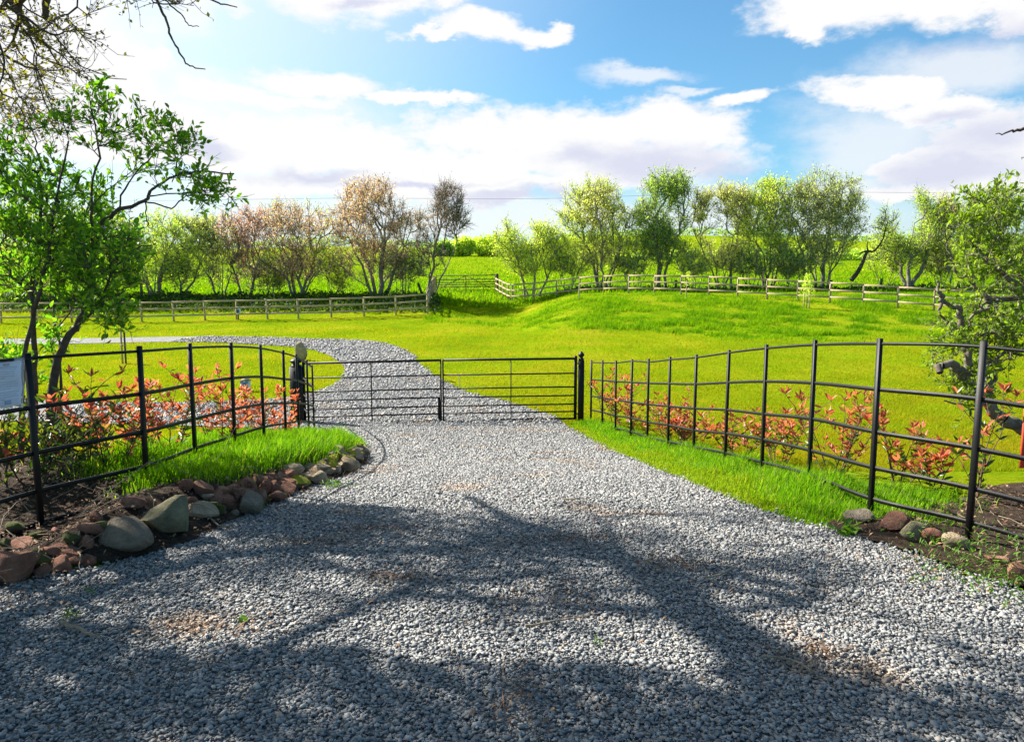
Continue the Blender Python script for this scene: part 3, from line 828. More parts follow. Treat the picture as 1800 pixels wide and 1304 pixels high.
def tubes_mesh(name, Pn, par, rad, mat, parent, origin, kbig=7, ksm=4, kthr=.03):
    e = np.nonzero(par >= 0)[0]
    a = Pn[par[e]]; b = Pn[e]; r1 = rad[e]; r0 = np.minimum(rad[par[e]], r1 * 1.35)
    # the thickest child carries the parent radius on
    best = {}
    for i in e:
        p = par[i]
        if p not in best or rad[i] > rad[best[p]]: best[p] = i
    main = np.array([best[par[i]] == i for i in e])
    r0 = np.where(main, np.minimum(rad[par[e]], r1 * 1.8), r0)
    d = b - a; L = np.linalg.norm(d, axis=1) + 1e-9; d = d / L[:, None]
    ref = np.where(np.abs(d[:, 2:3]) > .9, np.array([[1., 0, 0]]), np.array([[0, 0, 1.]]))
    s = np.cross(d, ref); s /= np.linalg.norm(s, axis=1)[:, None]; u = np.cross(s, d)
    a = a - d * (r0 * .3)[:, None]; b = b + d * (r1 * .3)[:, None]
    Vs, Fs, n = [], [], 0
    for big in (True, False):
        m = (r1 >= kthr) == big
        if not m.any(): continue
        k = kbig if big else ksm
        t = np.arange(k) / k * 2 * PI
        ring = np.cos(t)[None, :, None] * s[m][:, None] + np.sin(t)[None, :, None] * u[m][:, None]
        V = np.concatenate([a[m][:, None] + ring * r0[m][:, None, None], b[m][:, None] + ring * r1[m][:, None, None]], 1)
        c = m.sum(); j = np.arange(k)
        q = np.stack([j, (j + 1) % k, (j + 1) % k + k, j + k], -1)
        Fs.append((np.arange(c)[:, None, None] * 2 * k + q[None] + n).reshape(-1, 4))
        Vs.append(V.reshape(-1, 3)); n += c * 2 * k
    V = np.vstack(Vs) - np.asarray(origin)
    return mk(name, V, [np.vstack(Fs)], mat, parent, smooth=True)

LEAF8 = (np.array([(0, 0, 0), (.32, .42, .10), (.32, -.42, .10), (.68, .36, .08), (.68, -.36, .08), (1, 0, -.06), (.34, 0, 0), (.68, 0, -.01)]),
         [np.array([(6, 7, 3, 1), (2, 4, 7, 6)]), np.array([(0, 6, 1), (0, 2, 6), (7, 5, 3), (4, 5, 7)])])
LEAF4 = (np.array([(0, 0, 0), (.45, .5, .08), (.45, -.5, .08), (1, 0, 0)]), [np.array([(0, 2, 3), (0, 3, 1)])])

def leaves_mesh(name, pos, dirs, L, W, mat, parent, origin, seed, tmpl=LEAF8, upbias=.9, matidx=None):
    g = rs(seed); n = len(pos)
    d = dirs / (np.linalg.norm(dirs, axis=1)[:, None] + 1e-9)
    nr = g.normal(0, .6, (n, 3)); nr[:, 2] += upbias
    s = np.cross(nr, d); s /= np.linalg.norm(s, axis=1)[:, None] + 1e-9
    u = np.cross(d, s)
    t, fs = tmpl
    V = pos[:, None] + t[None, :, 0:1] * d[:, None] * L[:, None, None] + t[None, :, 1:2] * s[:, None] * W[:, None, None] + t[None, :, 2:3] * u[:, None] * L[:, None, None]
    k = len(t)
    Fs = [(np.arange(n)[:, None, None] * k + f[None]).reshape(-1, f.shape[1]) for f in fs]
    return mk(name, V.reshape(-1, 3) - np.asarray(origin), Fs, mat, parent)

def ellipsoid_pts(g, blobs, n, shell=2.0, holes=None, hs=1.0):
    """blobs: (centre, radii); points with more of them near the outside and with irregular gaps"""
    vol = np.array([np.prod(b[1]) ** .8 for b in blobs]); vol = vol / vol.sum()
    out = []
    while sum(map(len, out)) < n:
        m = n * 2; k = g.choice(len(blobs), m, p=vol)
        d = g.normal(0, 1, (m, 3)); d /= np.linalg.norm(d, axis=1)[:, None]
        r = g.uniform(0, 1, m) ** (1 / (3.0 * shell / 2))
        c = np.array([b[0] for b in blobs])[k]; rr = np.array([b[1] for b in blobs])[k]
        p = c + d * r[:, None] * rr
        f = hs
        v = np.sin(p[:, 0] * 2.1 * f + 1.3 * p[:, 2] * f) + np.sin(p[:, 1] * 1.7 * f - 2.3 * p[:, 2] * f + 1) + np.sin(p[:, 0] * 3.3 * f - p[:, 1] * 2.1 * f + 2)
        p = p[v > (holes if holes is not None else -9)]
        out.append(p)
    return np.vstack(out)[:n]

def foliage(g, Pn, par, rad, tips, n, spread, rmax, up=.3):
    """leaf positions and directions on the thin outer wood"""
    e = np.nonzero((par >= 0) & (rad <= rmax))[0]
    w = 1 / np.sqrt(tips[e]); w /= w.sum()
    k = e[g.choice(len(e), n, p=w)]
    t = g.uniform(0, 1, n)[:, None]
    a = Pn[par[k]]; b = Pn[k]
    d = b - a; d = d / (np.linalg.norm(d, axis=1)[:, None] + 1e-9)
    dd = d * .7 + g.normal(0, .75, (n, 3)); dd[:, 2] += up
    return a + (b - a) * t + g.normal(0, spread, (n, 3)), dd

def twigs(g, Pn, par, rad, tips, n, L, r, up=.4, mult=.5):
    e = np.nonzero((par >= 0) & (tips <= 4))[0]
    k = e[g.choice(len(e), n)]
    a = Pn[par[k]]; b = Pn[k]; d = (b - a) / (np.linalg.norm(b - a, axis=1)[:, None] + 1e-9)
    dd = d * 1.0 + g.normal(0, .55, (n, 3)); dd[:, 2] += up
    dd /= np.linalg.norm(dd, axis=1)[:, None]
    l = L * g.uniform(.4, 1.2, n)
    p0 = a + (b - a) * g.uniform(0, 1, n)[:, None]
    p1 = p0 + dd * (l * .55)[:, None]
    p2 = p1 + (dd + g.normal(0, .25, (n, 3))) * (l * .45)[:, None]
    nb = len(Pn)
    P2 = np.vstack([Pn, p0, p1, p2])
    i = np.arange(n)
    par2 = np.concatenate([par, np.full(n, -1), nb + i, nb + n + i])
    rad2 = np.concatenate([rad, np.full(n, r), np.full(n, r * .8), np.full(n, r * .45)])
    return P2, par2, rad2

# ---------------- the hedgerow trees beyond the timber fences
def hedge_tree(label, px, base_py, Y, blobs, leaf, nstem=3, fan=.35, fork=.25, npt=420, nleaf=6500, ntw=900, rr=.16, seed=1, lsize=.11, holes=-1.1, group='trees in the hedgerow beyond the timber fences', lean=0., bark='bark_far', twl=.75, cat='tree', name='tree', up=.5, leaf2=None):
    g = rs(seed)
    b = P(px, base_py, Y); zb = T(b.x, Y); base = np.array((b.x, Y, zb))
    s = Y / F
    bl = []
    for (cx, cy, rx, ry) in blobs:
        c = P(cx, cy, Y)
        bl.append((np.array((c.x, Y + g.uniform(-.3, .3), c.z)), np.array((rx * s * 1.1, max(rx * s * .8, .5), ry * s * 1.02))))
    sk = P(px, base_py - (base_py - blobs[0][1]) * .42, Y)
    bl.append((np.array((sk.x, Y, sk.z)), np.array((blobs[0][2] * s * .8, blobs[0][2] * s * .7, (base_py - blobs[0][1]) * .30 * s))))
    top = max(c[2] + r[2] for c, r in bl); H = top - zb; nleaf = int(nleaf * 1.75); ntw = int(ntw * 1.7); npt = int(npt * 1.15); lsize *= 1.05
    cen = np.average(np.array([c for c, _ in bl]), axis=0, weights=[np.prod(r) for _, r in bl])
    nodes, par, pl = [], [], []
    for k in range(nstem):
        a = 2 * PI * k / nstem + g.uniform(-.4, .4)
        st = base + np.array((math.cos(a), math.sin(a), 0)) * (.12 + .05 * nstem) * (nstem > 1) * g.uniform(.5, 1.2)
        st[2] = T(st[0], st[1]) - .15
        tgt = np.array((cen[0], cen[1], zb + H * g.uniform(.45, .7))) + np.array((math.cos(a), math.sin(a) * .7, 0)) * fan * H * g.uniform(.5, 1.1) * .5
        tgt[0] += lean
        m = 7
        for i in range(m):
            t = i / (m - 1)
            p = st + (tgt - st) * t + np.array((math.cos(a), math.sin(a), 0)) * -.10 * fan * H * math.sin(PI * t) * .3
            p[:2] += g.normal(0, .035 * H * .35, 2) * (0 < i)
            nodes.append(p); par.append(-1 if i == 0 else len(nodes) - 2); pl.append(t * np.linalg.norm(tgt - st))
    n0 = len(nodes)
    pts = ellipsoid_pts(g, bl, npt, 1.5, holes, 3.2 / max(H, 2))
    Pn, pr = mst(np.array(nodes), par, pl, pts, .35)
    Pn = relax(Pn, pr, n0, 2, .4)
    rad, tips = radii(pr, .013, rr * (.62 if nstem > 4 else .72), None)
    tt = np.tile(np.linspace(1, .55, 7), nstem)[:n0]; rad[:n0] = np.maximum(rad[:n0] * tt, .02)
    root = thing(name, label, cat, tuple(base), group)
    P2, par2, rad2 = twigs(g, Pn, pr, rad, tips, ntw, twl, .013, up)
    tubes_mesh('trunk', P2, par2, rad2, M[bark], root, base, 7, 3, .045)
    # leaves: on the twigs, in loose sprays
    npn = len(Pn); k = g.randint(0, ntw, nleaf); t = g.uniform(.1, 1.05, nleaf)[:, None]
    q0 = P2[npn:npn + ntw][k]; q2 = P2[npn + 2 * ntw:][k]
    pos = q0 + (q2 - q0) * t + g.normal(0, .12, (nleaf, 3))
    dd = (q2 - q0) + g.normal(0, .5, (nleaf, 3))
    L = lsize * g.uniform(.6, 1.4, nleaf)
    if leaf2:
        f = (np.sin(pos[:, 0] * 1.3 + seed) + np.sin(pos[:, 2] * 1.7 + seed * 2) + g.normal(0, .8, nleaf)) > leaf2[1]
        leaves_mesh('crown', pos[~f], dd[~f], L[~f], L[~f] * .6, M['far_' + leaf], root, base, seed + 5, LEAF4, .5)
        if f.any():
            leaves_mesh('crown', pos[f], dd[f], L[f], L[f] * .6, M['far_' + leaf2[0]], root, base, seed + 6, LEAF4, .5)
    else:
        leaves_mesh('crown', pos, dd, L, L * .6, M['far_' + leaf], root, base, seed + 5, LEAF4, .5)
    return root

HT = [
 # label, px, base, Y, blobs, kw
 ('multi-stemmed green tree behind the leafy shrub at the left of the hedgerow', 268, 524, 49.5, [(255, 440, 75, 62), (300, 415, 60, 42), (215, 420, 50, 40)], 'green', dict(nstem=7, fan=.75, rr=.17, seed=101, nleaf=7500)),
 ('small green tree with two forked stems right of the multi-stemmed tree', 322, 521, 50, [(335, 435, 48, 46), (365, 420, 35, 32), (310, 470, 40, 25)], 'green', dict(nstem=3, fan=.9, rr=.11, seed=102, nleaf=3800, npt=300, ntw=600)),
 ('thin bushy tree with several dark stems left of the pink tree', 388, 518, 50, [(388, 440, 38, 50), (370, 400, 40, 25)], 'olive', dict(nstem=4, fan=.7, rr=.10, seed=103, nleaf=2000, npt=280, ntw=600, holes=-.7)),
 ('small pinkish blossom tree with a short trunk', 432, 516, 50, [(430, 415, 48, 42), (412, 450, 30, 30), (452, 395, 35, 28)], 'pink', dict(nstem=2, fan=.8, rr=.14, seed=104, nleaf=4300, npt=340, ntw=800, lsize=.095)),
 ('rounded peach-coloured tree with a thick divided trunk and green lower twigs', 528, 517, 50, [(525, 410, 70, 52), (490, 395, 40, 35), (565, 390, 45, 40), (530, 460, 70, 32)], 'peach', dict(nstem=5, fan=.75, rr=.19, seed=105, nleaf=7800, npt=460, ntw=1200, lsize=.095, leaf2=('green', .9))),
 ('largest peach-brown tree left of the field gate', 665, 520, 50, [(665, 390, 85, 66), (615, 380, 48, 45), (715, 385, 45, 48), (665, 350, 60, 32), (640, 450, 60, 30)], 'peach', dict(nstem=5, fan=.7, rr=.26, seed=106, nleaf=10500, npt=560, ntw=1500, lsize=.095, holes=-1.3, leaf2=('brown', .5))),
 ('bare leaning grey-brown tree beside the field gate', 754, 506, 51, [(782, 372, 42, 44), (770, 345, 32, 24), (800, 385, 24, 28)], 'brown', dict(nstem=2, fan=.25, rr=.15, seed=107, nleaf=1500, npt=380, ntw=1300, lsize=.08, lean=.7, twl=.7)),
 ('clump of thin saplings between the largest peach tree and the leaning bare tree', 710, 512, 50.5, [(705, 465, 26, 34), (728, 470, 18, 26)], 'dark', dict(nstem=7, fan=.35, rr=.06, seed=108, nleaf=900, npt=150, ntw=260)),
 ('low rounded bright green tree right of the field gate', 935, 492, 51, [(930, 440, 52, 42), (900, 430, 32, 36), (970, 440, 36, 40), (930, 412, 40, 20)], 'lime', dict(nstem=6, fan=.7, rr=.14, seed=109, nleaf=6800, npt=400, ntw=1000)),
 ('broad light green tree with upswept stems on the mound', 1060, 492, 51.5, [(1055, 385, 62, 62), (1020, 372, 36, 45), (1090, 360, 38, 42), (1060, 345, 45, 30)], 'olive', dict(nstem=7, fan=.65, rr=.18, seed=110, nleaf=8500, npt=500, ntw=1300, leaf2=('green', .3))),
 ('upright dark green tree with an ivy-thick trunk', 1163, 488, 51.5, [(1168, 370, 44, 64), (1178, 335, 34, 32), (1150, 400, 34, 45), (1165, 430, 28, 40)], 'dark', dict(nstem=3, fan=.3, rr=.22, seed=111, nleaf=9500, npt=460, ntw=1300, holes=-1.8)),
 ('thin olive tree with many stems right of the upright dark tree', 1272, 489, 51.5, [(1268, 390, 46, 55), (1250, 365, 32, 30), (1295, 360, 30, 32)], 'olive', dict(nstem=7, fan=.6, rr=.13, seed=112, nleaf=5200, npt=400, ntw=1100, holes=-.8)),
 ('pale lime tree with crowded stems between the olive and the grey-green trees', 1350, 489, 51.5, [(1348, 385, 46, 65), (1350, 345, 36, 30), (1330, 430, 40, 45)], 'lime', dict(nstem=6, fan=.5, rr=.15, seed=113, nleaf=7200, npt=430, ntw=1100)),
 ('dense grey-green tree with a fan of straight stems', 1440, 490, 51, [(1450, 385, 66, 60), (1420, 370, 42, 55), (1480, 360, 40, 45), (1450, 335, 50, 32)], 'greyg', dict(nstem=11, fan=.6, rr=.15, seed=114, nleaf=10500, npt=560, ntw=1500)),
 ('rounded green tree with a stout trunk right of the twisted dead tree', 1600, 485, 52, [(1605, 395, 45, 52), (1605, 360, 30, 25), (1625, 420, 30, 35), (1575, 420, 30, 30)], 'green', dict(nstem=3, fan=.75, rr=.22, seed=115, nleaf=5200, npt=400, ntw=1000, holes=-.9)),
 ('thin brownish tree partly hidden behind the gnarled apple tree', 1672, 488, 52, [(1680, 400, 48, 50), (1665, 380, 32, 30)], 'olive', dict(nstem=5, fan=.7, rr=.12, seed=116, nleaf=3600, npt=360, ntw=900, holes=-.7)),
 ('broad grey-green tree behind the gnarled apple tree near the picture edge', 1770, 488, 52, [(1770, 395, 75, 60), (1740, 370, 45, 40), (1815, 385, 55, 58)], 'green', dict(nstem=5, fan=.7, rr=.2, seed=117, nleaf=8500, npt=480, ntw=1200, leaf2=('greyg', .1))),
 ('green tree far left seen through the leafy shrub', 175, 527, 49, [(170, 430, 62, 66), (120, 420, 50, 55)], 'green', dict(nstem=4, fan=.7, rr=.17, seed=118, nleaf=6000)),
 ('green tree at the far left end of the hedgerow', 50, 528, 48, [(45, 430, 85, 70)], 'green', dict(nstem=4, fan=.7, rr=.18, seed=119, nleaf=6000)),
]
for lab, px, by, Y, bl, lf, kw in HT:
    hedge_tree(lab, px, by, Y, bl, lf, **kw)

# low bushes in the hedgerow
BU = [
 ('round leafy bush between the bright green and the light green trees', 1000, 488, 51, [(1005, 455, 38, 30)], 'lime'),
 ('low green bush between the light green and the upright dark tree', 1115, 487, 51, [(1115, 450, 36, 34)], 'green'),
 ('low bush with bare lower twigs right of the upright dark tree', 1222, 488, 51, [(1218, 455, 40, 32)], 'lime'),
 ('dark leafy bush under the pale lime tree', 1320, 489, 50.8, [(1320, 460, 42, 30)], 'dark'),
 ('dark bush left of the fan-stemmed grey-green tree', 1395, 490, 50.6, [(1392, 458, 34, 34)], 'dark'),
 ('low yellow-green bush beside the twisted dead tree', 1555, 486, 54, [(1555, 450, 34, 34)], 'lime'),
 ('low green bush right of the rounded green tree', 1650, 488, 53, [(1650, 455, 36, 34)], 'lime'),
 ('low bush under the rounded peach tree', 478, 517, 50.5, [(478, 480, 30, 28)], 'green'),
 ('leafy bush between the peach trees', 590, 517, 51, [(588, 475, 32, 32)], 'lime'),
]
for i, (lab, px, by, Y, bl, lf) in enumerate(BU):
    hedge_tree(lab, px, by, Y, bl, lf, nstem=5, fan=.8, rr=.06, seed=140 + i, npt=200, nleaf=1500, ntw=420, holes=-1.0, group='bushes in the hedgerow', cat='bush', name='bush', twl=.6)

# far hedge and bushes at the top of the field
FB = [('round lime bush at the far end of the field left of centre', 812, 452, 148, [(812, 436, 22, 17)], 'lime'),
      ('wide lime bush at the far end of the field beyond the gate', 856, 452, 150, [(858, 435, 30, 18)], 'lime'),
      ('dark round bush at the far end of the field beside the leaning tree', 780, 453, 145, [(778, 440, 16, 14)], 'dark')]
for i, (lab, px, by, Y, bl, lf) in enumerate(FB):
    hedge_tree(lab, px, by, Y, bl, lf, nstem=4, fan=.8, rr=.12, seed=160 + i, npt=220, nleaf=3600, ntw=500, lsize=.38, holes=-2.5, group='bushes at the far end of the field', cat='bush', name='bush', twl=.9)
def far_hedge(label, pxs, Y, hgt, lf, seed, n):
    g = rs(seed)
    px = g.uniform(pxs[0], pxs[1], n); x = (px - CX) / F * Y; y = Y + g.normal(0, 1.0, n)
    hh = hgt * (.75 + .25 * np.sin(x * .09 + seed) + .15 * np.sin(x * .31))
    z = terrain(x, y) + hh * g.uniform(0, 1, n) ** .7
    pos = np.stack([x, y, z], -1); o = pos.mean(0)
    ob = leaves_mesh('hedge', pos, g.normal(0, 1, (n, 3)), g.uniform(.5, 1.1, n), g.uniform(.35, .8, n), M['far_' + lf], None, (0, 0, 0), seed, LEAF4, .5)
    tag(ob, label, 'hedge')
far_hedge('long dark hedge along the skyline of the field on the left', (-150, 760), 255, 3.2, 'dark', 171, 5200)
far_hedge('long dark hedge along the skyline of the field on the right', (985, 2000), 255, 2.2, 'dark', 172, 5200)
far_hedge('light green hedge crossing the middle of the field on the right', (1000, 1750), 120, 1.6, 'green', 173, 4200)

# twisted dead tree
def dead_tree():
    Y = 51; pl = [[(1497, 492), (1508, 478), (1516, 462), (1522, 447), (1526, 441)], [(1526, 441), (1517, 443), (1511, 446)], [(1526, 441), (1524, 433), (1525, 425)], [(1526, 441), (1535, 442), (1545, 432), (1553, 418), (1556, 402), (1560, 392)]]
    rad0 = [.16, .08, .06, .075]
    b = P(1497, 492, Y); base = np.array((b.x, Y, T(b.x, Y)))
    nodes, par, rad, plen = [], [], [], []
    for br, r in zip(pl, rad0):
        c = catmull(np.array([np.array(P(a, bb, Y)) for a, bb in br]), 3)
        for i, p in enumerate(c):
            nodes.append(p); par.append(-1 if i == 0 else len(nodes) - 2); rad.append(r * (1 - .55 * i / len(c))); plen.append(i * .2)
    g = rs(181); s = Y / F
    pts = ellipsoid_pts(g, [(np.array(P(1556, 388, Y)), np.array((24 * s, .7, 26 * s)))], 110, 1.5, -1, 1.5)
    n0 = len(nodes); Pn, pr = mst(np.array(nodes), par, plen, pts, .3)
    pr = np.array(pr); Pn = relax(Pn, pr, n0)
    r2 = np.concatenate([rad, np.full(len(pts), .02)])
    t = thing('tree', 'twisted dead dark trunk with a crooked side branch in the hedgerow', 'tree', tuple(base), 'trees in the hedgerow beyond the timber fences')
    tips = np.ones(len(Pn)) * 1; tips[:n0] = 99
    P2, par2, rad2 = twigs(g, Pn, pr, r2, tips, 220, .42, .010)
    tubes_mesh('trunk', P2, par2, rad2, M['wood_dark'], t, base, 7, 3, .045)
    k = g.randint(0, 220, 700); q = P2[len(Pn) + 2 * 220:][k] + g.normal(0, .1, (700, 3))
    leaves_mesh('crown', q, g.normal(0, 1, (700, 3)), g.uniform(.06, .13, 700), g.uniform(.04, .08, 700), M['far_green'], t, base, 182, LEAF4)
dead_tree()

# dark undergrowth on the bank under the left trees and by the right fence
def undergrowth():
    g = rs(191)
    def patch(name, n, ufun, y0, y1, L, label, mat, hh):
        y = g.uniform(y0, y1, n); u = g.uniform(*ufun, n); x = u * y
        cl = np.sin(x * 1.3 + y) + np.sin(x * 2.7 - y * 1.7) + np.sin(x * .6 + 2 * y)
        z = terrain(x, y) + g.uniform(0, 1, n) * hh * (.6 + .25 * cl)
        dd = g.normal(0, 1, (n, 3)); dd[:, 2] += .5
        l = L * g.uniform(.5, 1.3, n)
        tag(leaves_mesh(name, np.stack([x, y, z], -1), dd, l, l * .55, mat, None, (0, 0, 0), 192, LEAF4, .6), label, 'undergrowth', kind='stuff')
    patch('undergrowth', 16000, (-.72, -.095), 44.2, 50.2, .20, 'dark low nettles and ivy on the bank behind the left timber fence', M['lf_under'], .45)
    patch('undergrowth', 7000, (.06, .62), 49, 52.5, .20, 'dark low weeds under the trees behind the right timber fence', M['lf_under'], .4)
undergrowth()

# ------------------------------------------------------------------ leafy shrub on the left
def px_nodes(lines, g=None, jit=0.0):
    """lines: list of (polyline of (px,py,Y), r0, r1)"""
    nodes, par, rad, pl = [], [], [], []
    for pts, r0, r1 in lines:
        c = catmull(np.array([np.array(p[1:]) if p[0] == 'w' else np.array(P(*p)) for p in pts]), 4)
        if g is not None: c[1:] += g.normal(0, jit, c[1:].shape)
        # join to an existing node if it starts close to one
        j = -1
        if nodes:
            d = np.linalg.norm(np.array(nodes) - c[0], axis=1)
            if d.min() < .28: j = int(d.argmin())
        for i, p in enumerate(c):
            nodes.append(p); par.append((j if i == 0 else len(nodes) - 2)); rad.append(r0 + (r1 - r0) * i / (len(c) - 1))
            pl.append((pl[j] if j >= 0 and i == 0 else 0) if i == 0 else pl[-1] + np.linalg.norm(c[i] - c[i - 1]))
        if r1 > .004:
            d = c[-1] - c[-2]; d /= np.linalg.norm(d)
            for f, q in ((.5, .75), (.85, .25)):
                nodes.append(c[-1] + d * r1 * f); par.append(len(nodes) - 2); rad.append(r1 * q); pl.append(pl[-1])
    return nodes, par, rad, pl

def near_plant(name, label, cat, lines, blobs, npt, nleaf, leaf, L, mat, seed, bark='bark', rtip=.003, rmx=.02, holes=-1.2, hs=2.5, bf=.3, spread=.03, ntw=0, twl=.2, aspect=.5, up=.3, tmpl=LEAF8, base=None, rpow=2.4, group=None, jit=.006, npts=None, wblobs=(), lscale=None, parts=('branches', 'leaves')):
    g = rs(seed)
    nodes, par, rad, pl = px_nodes(lines, g, jit)
    n0 = len(nodes)
    bl = []
    for (cx, cy, rx, ry, Y, ry3) in blobs:
        s = Y / F; bl.append((np.array(P(cx, cy, Y)), np.array((rx * s, ry3, ry * s))))
    bl += list(wblobs)
    pts = ellipsoid_pts(g, bl, npt, 1.6, holes, hs) if npts is None else np.vstack([ellipsoid_pts(g, bl[a_:b_], m_, 1.6, holes, hs) for a_, b_, m_ in npts])
    Pn, pr = mst(np.array(nodes), par, pl, pts, bf)
    Pn = relax(Pn, pr, n0, 2, .4)
    r, tips = radii(pr, rtip, max(rtip * len(pts) ** (1 / rpow), rtip * 2), None)
    r = np.minimum(r, rmx); r[:n0] = np.maximum(np.array(rad), rtip)
    b = Pn[0].copy() if base is None else np.array(base, float)
    b[2] = T(b[0], b[1])
    root = thing(name, label, cat, tuple(b), group)
    tips2 = tips.copy(); tips2[:n0] = 99
    if ntw:
        Pn2, pr2, r2 = twigs(g, Pn, pr, r, tips2, ntw, twl, rtip, .3)
    else: Pn2, pr2, r2 = Pn, pr, r
    tubes_mesh(parts[0], Pn2, pr2, r2, M[bark], root, b, 8, 4, .012)
    if nleaf:
        if ntw:
            k = g.randint(0, ntw, nleaf); t = g.uniform(.1, 1.0, nleaf)[:, None]
            q0 = Pn2[len(Pn):len(Pn) + ntw][k]; q1 = Pn2[len(Pn) + ntw:len(Pn) + 2 * ntw][k]; q2 = Pn2[len(Pn) + 2 * ntw:][k]
            pos = np.where(t < .5, q0 + (q1 - q0) * t * 2, q1 + (q2 - q1) * (t * 2 - 1)) + g.normal(0, spread * .25, (nleaf, 3))
            dd = (q2 - q0) / (np.linalg.norm(q2 - q0, axis=1)[:, None]) * .6 + g.normal(0, .6, (nleaf, 3)); dd[:, 2] += up
        else:
            e_ = tips2.copy(); e_[:n0] = 4000
            pos, dd = foliage(g, Pn, pr, np.where(np.arange(len(Pn)) < n0, 9, r), e_, nleaf, spread, rmx * .7, up)
        l = L * g.uniform(.55, 1.25, nleaf)
        if lscale is not None: l = np.where(pos[:, 2] < CAMZ + .62 * pos[:, 1], l * lscale, l)
        leaves_mesh(parts[1], pos, dd, l, l * aspect * g.uniform(.8, 1.2, nleaf), M[mat], root, b, seed + 3, tmpl)
    return root

SHL = [
 ([(78, 905, 5.9), (86, 760, 5.95), (95, 660, 6.0), (112, 605, 6.0), (133, 575, 6.05), (150, 540, 6.1), (160, 490, 6.1)], .040, .018),
 ([(60, 900, 6.2), (62, 708, 6.2), (60, 600, 6.2), (56, 492, 6.2), (66, 433, 6.25), (75, 360, 6.2)], .028, .011),
 ([(40, 905, 6.0), (38, 720, 5.95), (48, 600, 5.9), (80, 480, 5.8), (95, 380, 5.8), (120, 250, 5.8)], .024, .007),
 ([(105, 880, 6.3), (108, 700, 6.3), (104, 600, 6.4), (90, 520, 6.5), (88, 400, 6.5)], .015, .006),
 ([(160, 490, 6.1), (165, 440, 6.1), (178, 395, 6.0), (209, 371, 5.95), (255, 354, 5.9), (268, 335, 5.9), (290, 318, 5.85), (322, 304, 5.8), (365, 303, 5.8), (408, 305, 5.8)], .020, .005),
 ([(209, 371, 5.95), (235, 360, 6.0), (262, 355, 6.0), (300, 365, 6.0), (330, 345, 6.0), (400, 340, 6.0)], .008, .004),
 ([(255, 354, 5.9), (258, 380, 5.85), (262, 405, 5.8)], .006, .003),
 ([(133, 575, 6.05), (170, 540, 5.9), (200, 480, 5.8), (235, 440, 5.75), (265, 430, 5.7)], .012, .004),
 ([(75, 360, 6.2), (65, 305, 6.2), (52, 298, 6.2)], .012, .010), ([(65, 305, 6.2), (72, 290, 6.2), (60, 250, 6.2), (50, 200, 6.2)], .010, .004),
 ([(165, 440, 6.1), (160, 340, 6.0), (175, 260, 6.0), (160, 190, 6.0), (152, 160, 6.0)], .012, .004),
 ([(209, 371, 5.95), (225, 320, 6.0), (270, 270, 6.0), (285, 245, 6.0), (272, 195, 6.0)], .008, .003),
]
SHB = [(95, 330, 85, 120, 6.1, .6), (160, 220, 45, 55, 6.0, .35), (165, 170, 22, 22, 6.0, .2), (225, 275, 75, 50, 6.0, .4), (275, 215, 22, 30, 6.0, .2), (300, 250, 50, 28, 5.9, .3), (330, 325, 85, 45, 5.85, .4), (390, 335, 40, 28, 5.8, .25), (420, 345, 30, 16, 5.8, .15),
       (150, 420, 90, 80, 6.0, .6), (60, 480, 90, 110, 6.1, .7), (175, 500, 70, 60, 5.9, .45), (215, 450, 55, 45, 5.8, .4), (70, 590, 75, 55, 6.0, .5), (190, 560, 45, 45, 5.85, .3), (20, 340, 45, 90, 6.2, .5), (85, 680, 40, 40, 5.8, .25), (20, 650, 40, 60, 6.1, .3)]
near_plant('leafy_shrub', 'tall many-stemmed shrub with oval bright green leaves behind the left fence', 'shrub', SHL, SHB, 950, 8600, None, .057, 'lf_shrub', 201, ntw=2500, twl=.17, rtip=.002, rmx=.012, spread=.03, aspect=.5, holes=-.85, hs=2.2)

